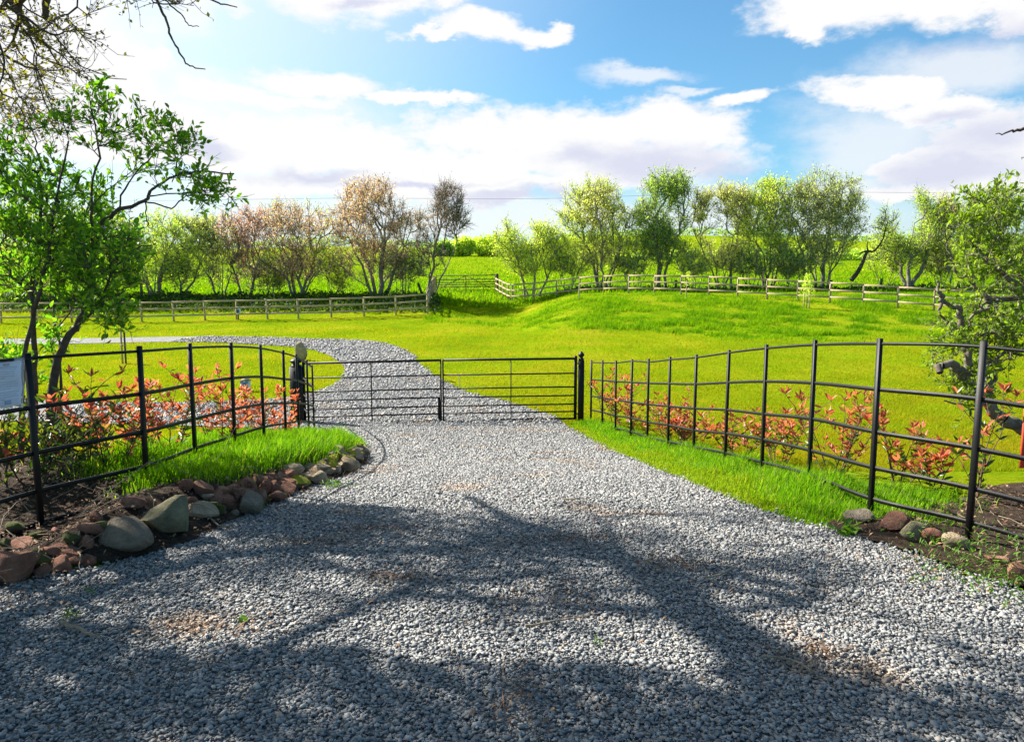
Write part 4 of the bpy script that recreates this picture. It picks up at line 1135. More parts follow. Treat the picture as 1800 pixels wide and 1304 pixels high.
# ------------------------------------------------------------------ gnarled tree at the right edge
APL = [
 ([(1905, 870, 6.0), (1880, 800, 6.0), (1840, 765, 6.0), (1795, 752, 5.95), (1760, 735, 5.9), (1735, 708, 5.9), (1712, 688, 5.9), (1700, 660, 5.9), (1700, 620, 5.9), (1694, 570, 5.9), (1685, 540, 5.9)], .068, .020),
 ([(1712, 688, 5.9), (1690, 660, 5.8), (1675, 643, 5.75), (1655, 642, 5.7), (1645, 650, 5.7)], .036, .026),
 ([(1685, 540, 5.9), (1665, 535, 5.85), (1652, 515, 5.8), (1648, 495, 5.8)], .018, .010), ([(1652, 515, 5.8), (1656, 530, 5.8), (1650, 552, 5.8)], .018, .010),
 ([(1700, 620, 5.9), (1690, 590, 5.9), (1668, 570, 5.9), (1655, 556, 5.9)], .022, .010),
 ([(1735, 708, 5.9), (1738, 660, 6.0), (1730, 620, 6.1), (1735, 560, 6.1), (1742, 525, 6.1)], .030, .018),
 ([(1900, 520, 6.1), (1850, 524, 6.1), (1800, 522, 6.1), (1742, 525, 6.1), (1725, 510, 6.1), (1710, 495, 6.1), (1695, 488, 6.1), (1680, 480, 6.1)], .030, .012),
 ([(1900, 550, 6.2), (1820, 512, 6.2), (1785, 498, 6.2), (1752, 478, 6.2), (1730, 455, 6.2), (1712, 432, 6.2)], .030, .012),
 ([(1705, 480, 6.1), (1708, 440, 6.15), (1714, 430, 6.15), (1728, 416, 6.2), (1745, 400, 6.2)], .015, .006),
 ([(1700, 600, 5.9), (1740, 582, 5.95), (1765, 590, 5.95), (1830, 580, 6.0)], .022, .018),
 ([(1742, 525, 6.1), (1722, 545, 6.05), (1700, 562, 6.0)], .012, .008),
 ([(1680, 480, 6.1), (1672, 450, 6.1), (1662, 428, 6.1)], .010, .005),
 ([(1735, 708, 5.9), (1700, 715, 5.8), (1660, 705, 5.75)], .012, .006), ([(1745, 690, 5.95), (1752, 640, 6.0), (1765, 620, 6.0), (1790, 625, 6.0)], .016, .012),
]
APB = [(1735, 345, 30, 30, 6.2, .3), (1700, 385, 45, 35, 6.15, .35), (1770, 390, 50, 45, 6.2, .4), (1680, 440, 42, 45, 6.05, .35), (1750, 450, 60, 50, 6.1, .4), (1790, 470, 40, 60, 6.1, .4), (1690, 510, 45, 40, 5.95, .35), (1665, 590, 30, 55, 5.85, .3), (1720, 590, 60, 60, 6.0, .4), (1780, 590, 40, 70, 6.0, .4), (1690, 680, 45, 45, 5.85, .3), (1760, 680, 50, 50, 6.0, .3), (1830, 480, 60, 110, 6.2, .5)]
near_plant('gnarled_tree', 'gnarled pruned tree with bare crooked limbs and bright spring leaves at the right', 'tree', APL, APB, 620, 6800, None, .046, 'lf_apple', 211, bark='bark_pale', ntw=1300, twl=.15, rtip=.0022, rmx=.02, spread=.03, aspect=.5, holes=-.9, hs=2.6, jit=.008, parts=('trunk', 'crown'))

# ------------------------------------------------------------------ big budding tree whose boughs hang into the upper left
def lift(gx, gy, h):
    k = h / math.tan(SUN_EL); return (gx + k * math.sin(SUN_AZ), gy + k * math.cos(SUN_AZ), T(gx, gy) + h)
def liftpx(px, py, h):
    q = G(px, py); return lift(q.x, q.y, h)
LIMB = [liftpx(1440, 1230, 6.6), liftpx(1330, 1150, 6.5), liftpx(1230, 1085, 6.35), liftpx(1130, 1005, 6.2), liftpx(1030, 965, 6.0), liftpx(930, 935, 5.8), liftpx(830, 880, 5.5)]
SHADOW_LIMB = ([('w', *p) for p in LIMB], .17, .03)
def wb(px, py, h, rx, ry, rz=.45):
    return (np.array(liftpx(px, py, h)), np.array((rx, ry, rz)))
BTL = [
 ([('w', -7.35, 4.3, -.2), ('w', -7.3, 4.4, 1.5), ('w', -7.2, 4.5, 3.2), ('w', -7.05, 4.65, 4.8), ('w', -6.95, 4.8, 6.4), ('w', -6.7, 5.0, 8.2)], .30, .13),
 SHADOW_LIMB, ([('w', -6.95, 4.8, 6.2), ('w', *LIMB[0])], .17, .15),
 ([('w', -7.15, 4.55, 3.9), (-380, 20, 6.2), (-200, -30, 6.5), (-60, -30, 6.7), (0, -12, 6.8), (20, 4, 6.8)], .055, .030), ([(20, 4, 6.8), (40, 34, 6.8), (62, 62, 6.8), (80, 78, 6.8), (100, 108, 6.8)], .032, .006),
 ([('w', -7.05, 4.65, 4.8), (-350, -180, 6.2), (-180, -140, 6.3), (-20, -60, 6.3), (8, 8, 6.3)], .045, .014), ([(8, 8, 6.3), (45, 32, 6.3), (75, 52, 6.3), (95, 62, 6.3), (120, 55, 6.3), (160, 53, 6.3)], .013, .004),
 ([(95, 62, 6.3), (115, 85, 6.3), (140, 115, 6.3), (175, 128, 6.3), (190, 137, 6.3), (222, 141, 6.3)], .006, .003),
 ([(-380, 20, 6.2), (-150, 60, 6.5), (-40, 85, 6.6), (5, 95, 6.6)], .03, .012), ([(5, 95, 6.6), (45, 118, 6.6), (90, 125, 6.6), (120, 118, 6.6)], .011, .003),
 ([(62, 62, 6.8), (70, 75, 6.8), (100, 90, 6.8), (130, 120, 6.8), (160, 146, 6.8)], .010, .003),
 ([(-350, -180, 6.2), (-100, -260, 6.2), (100, -200, 6.2), (240, -90, 6.2), (272, -10, 6.2)], .04, .013), ([(272, -10, 6.2), (282, 15, 6.2), (292, 35, 6.2), (300, 65, 6.2), (312, 85, 6.2), (325, 108, 6.2), (338, 118, 6.2), (362, 122, 6.2)], .012, .004),
 ([(272, -10, 6.2), (300, 10, 6.2), (320, 28, 6.2), (332, 45, 6.2), (350, 46, 6.2)], .007, .003),
 ([(240, -90, 6.2), (320, -40, 6.2), (370, 0, 6.2), (395, 8, 6.2), (416, 12, 6.2)], .010, .004),
 ([(20, -260, 6.3), (78, -60, 6.3), (81, 0, 6.3), (80, 30, 6.3)], .035, .024),
]
def btree():
    g = rs(221)
    blobs = [(60, 70, 110, 75, 6.6, .7), (130, 60, 60, 45, 6.4, .4), (20, 150, 70, 70, 6.6, .5), (50, 205, 60, 40, 6.5, .4), (270, 5, 45, 25, 6.2, .2), (330, -10, 60, 20, 6.2, .2), (180, -60, 150, 60, 6.4, .5)]
    W_ = [wb(400, 990, 5.2, 1.0, .75), wb(640, 985, 5.3, .55, .4), wb(1220, 905, 5.0, 1.0, .35), wb(1640, 1130, 5.2, .5, .6), wb(520, 900, 4.8, .5, .5), wb(850, 1020, 5.4, .5, .3), wb(1050, 950, 5.8, .5, .4), wb(1500, 940, 5.0, .6, .3), wb(200, 1080, 5.0, .7, .4), wb(780, 1010, 5.4, 1.5, .8, .6), wb(1300, 1040, 5.6, 1.1, .55, .5), wb(560, 1080, 5.6, .8, .35)]
    near_plant('budding_tree', 'tall budding tree whose thin bare boughs hang into the sky above the left shrub', 'tree', BTL, blobs,
        2200, 15000, None, .05, 'lf_bud', 222, bark='bark', ntw=4300, twl=.24, rtip=.0024, rmx=.03, spread=.02, aspect=.6, holes=-.9, hs=1.1, bf=.25, tmpl=LEAF4, rpow=2.2, jit=.0035, npts=[(0, 7, 420), (7, 16, 1000), (16, 19, 420)], wblobs=W_, lscale=.72, parts=('trunk', 'crown'))
btree()

# ------------------------------------------------------------------ dense tree beside the camera that throws the broad foreground shade
def shade_tree():
    g = rs(231)
    ox, oy = 1.0 / math.tan(SUN_EL) * math.sin(SUN_AZ), 1.0 / math.tan(SUN_EL) * math.cos(SUN_AZ)
    n = 7000
    gx = g.uniform(-3.6, 3.4, n); gy = g.uniform(-2.6, 3.4, n); h = g.uniform(4.2, 6.6, n)
    edge = np.interp(gx, [-3.6, -1.6, -.9, -.45, .1, .55, .9, 1.4, 1.9, 3.2], [3.6, 3.2, 2.98, 3.05, 2.95, 2.86, 2.9, 2.85, 3.0, 3.5]) + .06 * np.sin(gx * 6) - .08
    ok = gy < edge
    c = np.stack([gx + ox * h, gy + oy * h, h], -1)[ok]
    # nothing of it reaches into the view
    vis = (c[:, 0] > -.72 * c[:, 1]) & (c[:, 1] > .3) & ((c[:, 2] - CAMZ) < .70 * c[:, 1])
    c = c[~vis]
    b = np.array((-7.2, 1.2, 0)); b[2] = T(b[0], b[1])
    root = thing('dense_tree', 'dense leafy tree to the left of the viewer shading the near gravel', 'tree', tuple(b))
    nodes = [b + [0, 0, -.2], b + [.05, .1, .9], b + [.0, .2, 1.9], b + [.15, .3, 2.9], b + [.3, .5, 3.9]]
    sel = c[g.choice(len(c), 420, replace=False)]
    Pn, pr = mst(np.array(nodes), [-1, 0, 1, 2, 3], [0, 1, 2, 3, 4], sel, .3)
    Pn = relax(Pn, pr, 5); r, tips = radii(pr, .008, .19, None)
    tubes_mesh('trunk', Pn, pr, r, M['bark'], root, b, 8, 4, .03)
    m = 26000; k = g.randint(0, len(c), m)
    pos = c[k] + g.normal(0, .07, (m, 3))
    l = g.uniform(.09, .17, m)
    leaves_mesh('crown', pos, g.normal(0, 1, (m, 3)), l, l * .6, M['lf_dense'], root, b, 232, LEAF4, .8)
shade_tree()

# twigs of a tree outside the right edge
near_plant('overhanging_tree', 'dark tree outside the right edge with two leafy twig ends against the sky', 'tree',
  [([(2500, 760, 5.5), (2480, 400, 5.5), (2440, 0, 5.5), (2300, -200, 5.5)], .12, .07), ([(2440, 0, 5.5), (2150, 120, 5.4), (1950, 190, 5.3), (1850, 222, 5.3), (1800, 228, 5.3), (1775, 232, 5.3), (1752, 236, 5.3)], .03, .0022), ([(1950, 190, 5.3), (1870, 250, 5.3), (1815, 272, 5.3), (1795, 280, 5.3)], .006, .002), ([(2480, 400, 5.5), (2300, 200, 5.0), (2300, -50, 4.6)], .06, .03)],
  [(1800, 228, 50, 6, 5.3, .06), (1815, 272, 28, 12, 5.3, .08), (2150, 60, 200, 120, 5.4, .5), (2350, -250, 250, 150, 5.4, .8), (2450, 150, 200, 150, 5.3, .6)], 260, 1500, None, .04, 'lf_dense', 241, ntw=420, twl=.09, rtip=.002, rmx=.02, spread=.02, hs=2, parts=('trunk', 'crown'))

# ------------------------------------------------------------------ red-tipped shrubs along the fences
def photinia(label, px, base_py, Y, H, nst, redness, seed, width=.28, nscale=1.0, z0=None):
    g = rs(seed)
    x = (px - CX) / F * Y; b = np.array((x, Y, T(x, Y)))
    root = thing('red_tip_shrub', label, 'shrub', tuple(b), 'red-tipped shrubs planted along the metal fences')
    nodes, par, rad = [], [], []
    pos, dr, red, LL = [], [], [], []
    def shoot(p, d, L, r, start):
        m = max(4, int(L / .055)); j = start
        for i in range(m):
            d = d + g.normal(0, .10, 3) + np.array((0, 0, .06)); d /= np.linalg.norm(d)
            p = p + d * L / m
            nodes.append(p.copy()); par.append(j); rad.append(max(.0016, r * (1 - .7 * i / m))); j = len(nodes) - 1
            hgt = (p[2] - b[2]) / H
            if i >= 1 and g.uniform() < .85 * nscale:
                k = g.randint(1, 3) if i < m - 1 else g.randint(4, 7)
                for _ in range(k):
                    a = g.uniform(0, 2 * PI); out = np.array((math.cos(a), math.sin(a), g.uniform(.1, .9) if i < m - 1 else g.uniform(.4, 1.6)))
                    pos.append(p + g.normal(0, .004, 3)); dr.append(out)
                    red.append(g.uniform() < redness * (1.25 if i >= m - 3 else .55) * (.55 + .75 * hgt)); LL.append(g.uniform(.05, .10))
        return p, d
    for s in range(nst):
        a = g.uniform(0, 2 * PI); p = b + np.array((math.cos(a) * .05, math.sin(a) * .05, -.03))
        nodes.append(p.copy()); par.append(-1); rad.append(.007); st = len(nodes) - 1
        d = np.array((math.cos(a) * width * 1.6, math.sin(a) * width * 1.2, 1.0)); d /= np.linalg.norm(d)
        hh = H * g.uniform(.65, 1.05) if s else H
        e0 = len(nodes)
        shoot(p, d, hh, .006, st)
        ms = len(nodes) - e0
        for q in range(g.randint(3, 6)):
            i = e0 + int(ms * g.uniform(.15, .75)); a2 = g.uniform(0, 2 * PI)
            shoot(nodes[i], np.array((math.cos(a2), math.sin(a2), .8)), hh * g.uniform(.22, .42), .0035, i)
    tubes_mesh('stems', np.array(nodes), np.array(par), np.array(rad), M['stem_red'], root, b, 5, 4, .004)
    pos, dr, red, LL = np.array(pos), np.array(dr), np.array(red), np.array(LL)
    for nm, m, mt in (('red_leaves', red, 'lf_red'), ('green_leaves', ~red, 'lf_green')):
        if m.any():
            leaves_mesh(nm, pos[m], dr[m], LL[m], LL[m] * .36, M[mt], root, b, seed + 1, LEAF8, .4)
PH = [
 # label, px, base, Y, H, stems, redness
 ('red-tipped shrub with dark lower leaves beside the stems of the leafy shrub', 130, 0, 5.9, .75, 4, .35, .4),
 ('tall sparse red-tipped shrub in the first left fence bay', 178, 0, 5.75, .92, 4, .55, .35),
 ('red-tipped shrub just left of the second left fence post', 212, 0, 6.3, .72, 4, .7, .4),
 ('salmon-tipped shrub between the second and third left posts', 285, 0, 6.9, .82, 5, .8, .35),
 ('salmon-tipped shrub in front of the path between the third and fourth left posts', 376, 0, 7.7, .88, 5, .85, .35),
 ('bushy salmon-red shrub between the fourth and fifth left posts', 430, 0, 8.5, .76, 6, .9, .45),
 ('bushy salmon-red shrub left of the thick gate post', 475, 0, 9.6, .80, 7, .9, .45),
 ('dark low shrub with few red leaves at the lower left corner of the fence', 30, 0, 5.4, .80, 5, .2, .5),
 ('thin tall red-tipped shrub just right of the gate', 1072, 0, 13.2, 1.0, 2, .8, .2),
 ('upright red-tipped shrub with a tall spike near the gate', 1103, 0, 12.6, .95, 3, .75, .3),
 ('bushy coral-red shrub third from the gate on the right', 1130, 0, 11.7, .85, 5, .8, .4),
 ('bushy coral-red shrub with a wide flat top behind the sixth right post', 1193, 0, 10.4, .85, 7, .85, .5),
 ('coral-red shrub with pale stems left of the tallest post gap', 1228, 0, 9.9, .75, 6, .8, .45),
 ('low coral-red shrub half hidden in grass in mid fence', 1304, 0, 8.8, .72, 6, .75, .5),
 ('low coral-red shrub with pale green base leaves', 1378, 0, 8.0, .70, 5, .7, .45),
 ('tall coral-red shrub beside the swept-up fence post', 1478, 0, 7.0, .95, 6, .75, .4),
 ('low sparse dark-red shrub in the second fence bay from the right', 1600, 0, 6.2, .62, 4, .6, .4),
 ('thin upright shrub with red tip and dark leaves by the tall right post', 1722, 0, 5.3, .92, 2, .4, .25),
 ('short dark-red shrub at the edge of the bark mulch', 1660, 0, 5.9, .48, 3, .6, .4),
]
for i, (lab, px, bp, Y, H, ns, rd, wd) in enumerate(PH):
    photinia(lab, px, bp, Y, H, ns + (1 if ns > 2 else 0), min(.98, rd * 1.12), 300 + i * 3, wd, 1.15)

near_plant('low_shrub', 'dark leafless-stemmed shrub with few green leaves at the lower left behind the fence', 'shrub',
  [([(10, 930, 5.2), (15, 830, 5.2), (5, 740, 5.2)], .012, .004), ([(60, 900, 5.4), (75, 820, 5.4), (110, 730, 5.4)], .010, .003), ([(-40, 930, 5.1), (-30, 820, 5.1), (-10, 700, 5.1)], .012, .004), ([(100, 890, 5.5), (95, 800, 5.5), (60, 700, 5.5)], .008, .003)],
  [(20, 780, 70, 70, 5.2, .3), (90, 800, 50, 60, 5.4, .25), (-40, 760, 60, 80, 5.1, .3)], 170, 620, None, .07, 'lf_green', 251, bark='bark', ntw=420, twl=.2, rtip=.0018, rmx=.006, spread=.02, aspect=.4, hs=3, parts=('stems', 'leaves'))

# ------------------------------------------------------------------ stones
_ico = {}
def ico(sub):
    if sub not in _ico:
        bm = bmesh.new(); bmesh.ops.create_icosphere(bm, subdivisions=sub, radius=1)
        _ico[sub] = (np.array([v.co[:] for v in bm.verts]), np.array([[v.index for v in f.verts] for f in bm.faces])); bm.free()
    return _ico[sub]
def rock_verts(g, sub, planes, rough, rnd):
    V, Fc = ico(sub); V = V.copy()
    for _ in range(planes):
        n = g.normal(0, 1, 3); n /= np.linalg.norm(n); d = g.uniform(.38, .78)
        o = V @ n - d; m = o > 0
        V[m] -= n * (o[m] * rnd)[:, None]
    ph = g.uniform(0, 9, 6)
    for f, a in ((2.5, 1), (5.5, .5), (11, .25), (21, .12)):
        V *= 1 + rough * a * (np.sin(V[:, 0:1] * f + ph[0]) * np.sin(V[:, 1:2] * f * 1.1 + ph[1]) + np.sin(V[:, 2:3] * f * .9 + ph[2]) * np.sin(V[:, 0:1] * f * 1.3 + ph[3])) * .5
    V /= np.abs(V).max(0)
    return V, Fc
def stone(label, px, py, w, h, mat, seed, Y=None, planes=9, rough=.06, rnd=.95, depth=.8, rot=0., tilt=0., group='stones edging the drive', sub=3, lift=0., name='edging_stone', taper=0.):
    """px, py: bottom centre in the photo; w, h: its width and height there"""
    g = rs(seed)
    lift = 0
    q = G(px, py); Y = q.y
    c = P(px, py, Y); s = Y / F
    z = (T(c.x, Y) if Y is None or lift == 0 else c.z)
    W, H = w * s, h * s * .95
    V, Fc = rock_verts(g, sub, planes, rough, rnd)
    if taper: V[:, :2] *= (1 - taper * V[:, 2:3])
    V = V * np.array((W / 2, W / 2 * depth, H / 2))
    ct, s_ = math.cos(tilt), math.sin(tilt); x, zz = V[:, 0].copy(), V[:, 2].copy(); V[:, 0] = x * ct - zz * s_; V[:, 2] = x * s_ + zz * ct
    ca, sa = math.cos(rot), math.sin(rot); x, y = V[:, 0].copy(), V[:, 1].copy(); V[:, 0] = x * ca - y * sa; V[:, 1] = x * sa + y * ca
    V[:, 2] -= V[:, 2].min()
    cy_ = Y + W / 2 * depth * .55
    zz = c.z + .012
    o = mk(name, V + np.array((c.x, cy_, zz)), Fc, M[mat], None, smooth=True, loc=(c.x, cy_, zz))
    o.data.set_sharp_from_angle(angle=R(28))
    tag(o, label, 'stone', group); return o
ST = [
 ('large dark red stone at the lower left picture corner', 25, 1036, 95, 72, 'st_red', dict(planes=8)),
 ('layered red slab lying on top of the corner stone', 36, 975, 55, 30, 'st_red', dict(Y=3.95, lift=1, depth=.9, planes=12)),
 ('dark mossy stone leaning right of the corner stone', 62, 1012, 50, 42, 'st_dmoss', dict(tilt=-.5)),
 ('pinkish broken stone with a flat face left of the grey boulder', 104, 1018, 48, 42, 'st_red', dict(planes=7)),
 ('long flat red stone behind the pinkish broken stone', 116, 988, 82, 30, 'st_red', dict(depth=.5, planes=12)),
 ('small upright red stone touching the left side of the grey boulder', 147, 972, 34, 36, 'st_red', {}),
 ('red slab propped above the left shoulder of the grey boulder', 158, 946, 58, 28, 'st_red', dict(planes=12, depth=.7)),
 ('big smooth grey boulder beside the gravel', 211, 980, 108, 68, 'st_grey', dict(planes=6, rough=.05, rnd=.6, sub=4, depth=.75)),
 ('big angular green-grey boulder right of the smooth grey one', 288, 951, 102, 80, 'st_green', dict(planes=12, rough=.035, sub=4, depth=.7, rot=.3)),
 ('tan wedge-shaped stone right of the green-grey boulder', 350, 922, 68, 42, 'st_tan', dict(planes=8, tilt=-.2)),
 ('pale squarish stone on top of the red row', 361, 888, 32, 24, 'st_tan', dict(Y=5.3, lift=1)),
 ('big rounded brown stone in the middle of the row', 436, 913, 52, 52, 'st_grey', dict(planes=6, rough=.04, depth=.6)),
 ('small red-brown stone left of the rounded brown stone', 402, 903, 26, 30, 'st_red', {}),
 ('narrow grey-brown stone in front of the rounded brown stone', 413, 916, 18, 20, 'st_grey', {}),
 ('reddish block behind the rounded brown stone', 456, 895, 26, 38, 'st_red', {}),
 ('flat mossy yellow stone halfway along the row', 521, 866, 50, 34, 'st_moss', dict(planes=6, rough=.08)),
 ('pale smooth stone behind the mossy yellow stone', 512, 842, 42, 26, 'st_tan', dict(planes=4, rnd=.5, rough=.03, Y=7.2)),
 ('pale leaning slab right of the mossy yellow stone', 559, 858, 32, 32, 'st_tan', dict(tilt=.5)),
 ('mossy brown stone behind the leaning slab', 540, 835, 34, 22, 'st_moss', dict(Y=7.5)),
 ('large tan slab leaning at the far end of the row', 612, 836, 36, 36, 'st_tan', dict(tilt=.6, depth=.5)),
 ('sharp-pointed tan stone on top of the far end of the row', 590, 805, 30, 22, 'st_tan', dict(Y=8.8, lift=1, planes=6)),
 ('flat grey-pink stone at the foot of the right fence in the grass', 1516, 926, 58, 30, 'st_grey', dict(planes=8, Y=5.0)),
 ('orange-brown stone beside the swept right fence post', 1578, 944, 54, 44, 'st_red', dict(planes=8, Y=4.85)),
 ('long green-grey stone leaning behind the weeds', 1612, 962, 52, 50, 'st_green', dict(planes=5, rnd=.6, tilt=.55, Y=4.65, depth=.6)),
 ('brown rounded stone between the leaning stone and the yellow stone', 1640, 966, 46, 36, 'st_red', dict(planes=5, rnd=.7, Y=4.5)),
 ('yellowish rounded stone left of the tall right post', 1686, 974, 54, 36, 'st_tan', dict(planes=5, rnd=.6, Y=4.4)),
 ('square-edged red-brown stone at the right picture edge', 1800, 1034, 52, 48, 'st_red', dict(planes=9, Y=3.75)),
 ('flat red slab left of the square-edged stone', 1762, 1002, 56, 22, 'st_red', dict(planes=12, Y=4.0)),
]
for i, (lab, px, py, w, h, mt, kw) in enumerate(ST):
    stone(lab, px, py, w, h, mt, 400 + i, **kw)
g_ = rs(77)
for i in range(34):
    t = (i % 17) / 16.; row = i // 17; px = 376 + 128 * t + g_.uniform(-7, 7); py = 899 - 36 * t - row * 13 + g_.uniform(-5, 5)
    stone('small red sandstone piece in the pile between the brown and the mossy stone', px, py, g_.uniform(24, 44), g_.uniform(20, 33), 'st_red', 430 + i, group='small red stones piled at the grass edge', tilt=g_.uniform(-.4, .4), planes=13)
for i in range(40):
    t = (i % 20) / 19.; row = i // 20; px = 545 + 92 * t + g_.uniform(-8, 6); py = 848 - 34 * t - row * 12 + g_.uniform(-5, 4)
    stone('small tan sandstone piece in the heap at the far end of the row', px, py, g_.uniform(22, 38), g_.uniform(17, 30), ['st_tan', 'st_tan', 'st_moss', 'st_grey'][i % 4], 470 + i, group='small tan stones heaped at the end of the row', tilt=g_.uniform(-.6, .6), planes=13)
DK = [(8, 975), (70, 1022), (128, 1003), (185, 950), (325, 893), (338, 903), (380, 915), (478, 890), (498, 876), (120, 965), (85, 985), (150, 1000), (60, 960), (95, 955), (232, 900), (365, 905), (352, 880), (330, 872), (20, 950), (165, 925)]
for i, (px, py) in enumerate(DK):
    stone('small dark red stone wedged among the larger stones at the left', px, py, g_.uniform(28, 50), g_.uniform(22, 36), 'st_red' if i % 3 else 'st_dmoss', 520 + i, group='small dark stones wedged among the left row', tilt=g_.uniform(-.4, .4), planes=13)
# marker stone on the lawn behind the left gate post
stone('upright grey-brown standing stone on the lawn edge behind the left gate post', 527, 634, 24, 38, 'st_tan', 624, Y=23.2, planes=6, rough=.05, rnd=.6, depth=.6, taper=.28, group=None, name='standing_stone', sub=4)

# ------------------------------------------------------------------ small things
def sticks():
    g = rs(81)
    data = [('thick pale dead stick lying on the shaded gravel at the left', [(112, 1115), (135, 1124), (155, 1134), (176, 1138)], .011),
            ('thin brown twig on the sunlit gravel right of the big branch shadow', [(1238, 1032), (1262, 1027), (1290, 1014)], .006),
            ('reddish-brown twig on the gravel in front of the right stones', [(1412, 1164), (1430, 1152), (1450, 1146)], .006),
            ('long thin twig beside the bare earth hollow in mid gravel', [(925, 1120), (965, 1112), (1000, 1106), (1040, 1100)], .005),
            ('short dark twig near the drive centre', [(990, 888), (1010, 889), (1035, 887)], .006),
            ('bent twig below the shadow of the thin branch', [(866, 972), (895, 964), (930, 955)], .005),
            ('curved thin twig at the edge of the foreground shade', [(1340, 1176), (1375, 1177), (1400, 1186), (1430, 1204)], .006),
            ('pale dead stalk leaning out of the left soil bed', [(130, 938), (160, 915), (205, 895)], .004),
            ('forked pale root on the soil right of the green-grey boulder', [(370, 925), (385, 938), (412, 940)], .007)]
    for i, (lab, pts, r) in enumerate(data):
        W = []
        for a, b in pts:
            q = G(a, b); W.append((q.x, q.y, q.z + .045 + r))
        if i == 7: W = [(-2.55, 4.35, .25), (-2.45, 4.55, .33), (-2.38, 4.9, .42)]; W = [np.array(w) for w in W]
        c = catmull(np.array(W), 4) + g.normal(0, r * .35, (len(W) * 4 - 3, 3))
        o = tuple(c[0]); m = MB().tube(c - np.array(o), np.linspace(r, r * .55, len(c)), 7)
        ob = m.build('stick', M['stick'], None, smooth=True); ob.location = o
        tag(ob, lab, 'stick')
sticks()

def weed(label, px, py, n, L, seed, aspect=.4, spread=.03, up=.6, mat='lf_weed', H=.04, Y=None):
    g = rs(seed); q = G(px, py) if Y is None else P(px, py, Y)
    b = np.array((q.x, q.y, T(q.x, q.y) + .03))
    a = g.uniform(0, 2 * PI, n); d = np.stack([np.cos(a), np.sin(a), g.uniform(.1, 1.1, n) * up * 1.3], -1)
    pos = np.stack([g.normal(0, spread, n), g.normal(0, spread, n), g.uniform(0, H, n)], -1) + b
    l = L * g.uniform(.5, 1.2, n)
    o = mk('weed', np.zeros((0, 3)), [np.zeros((0, 3), int)] , M[mat]) if False else leaves_mesh('weed', pos, d, l, l * aspect, M[mat], None, b, seed + 1)
    o.location = tuple(b); tag(o, label, 'weed')
weed('broad-leaved green weed in front of the flat grey-pink stone', 1488, 946, 22, .085, 601, .45, .05)
weed('feathery cleavers in front of the yellowish right stone', 1676, 1008, 240, .036, 602, .25, .13, 1.0, H=.17)
weed('low feathery weed at the foot of the tall right post', 1752, 1005, 190, .036, 603, .25, .12, 1.0, H=.18)
weed('sprawling weed below the square-edged right stone', 1770, 1050, 260, .04, 604, .25, .13, .8, H=.1)
weed('single bright green seedling on the gravel at the shade edge', 432, 1112, 5, .05, 605, .5, .008, 1)
weed('small weed growing in the shaded gravel near the left stick', 125, 1100, 26, .03, 606, .4, .02)
weed('tiny weed tuft in the gravel right of the seedling row', 1050, 1235 - 90, 14, .022, 607, .4, .015)
weed('low moss-green weed tuft in the right shaded gravel', 1615, 1038, 22, .028, 608, .4, .025)
weed('tiny moss tuft on the gravel below the left stones', 165, 1055, 18, .022, 609, .4, .018)
weed('small green tuft by the end of the tan heap', 590, 862, 60, .05, 610, .25, .05, .8, H=.04)

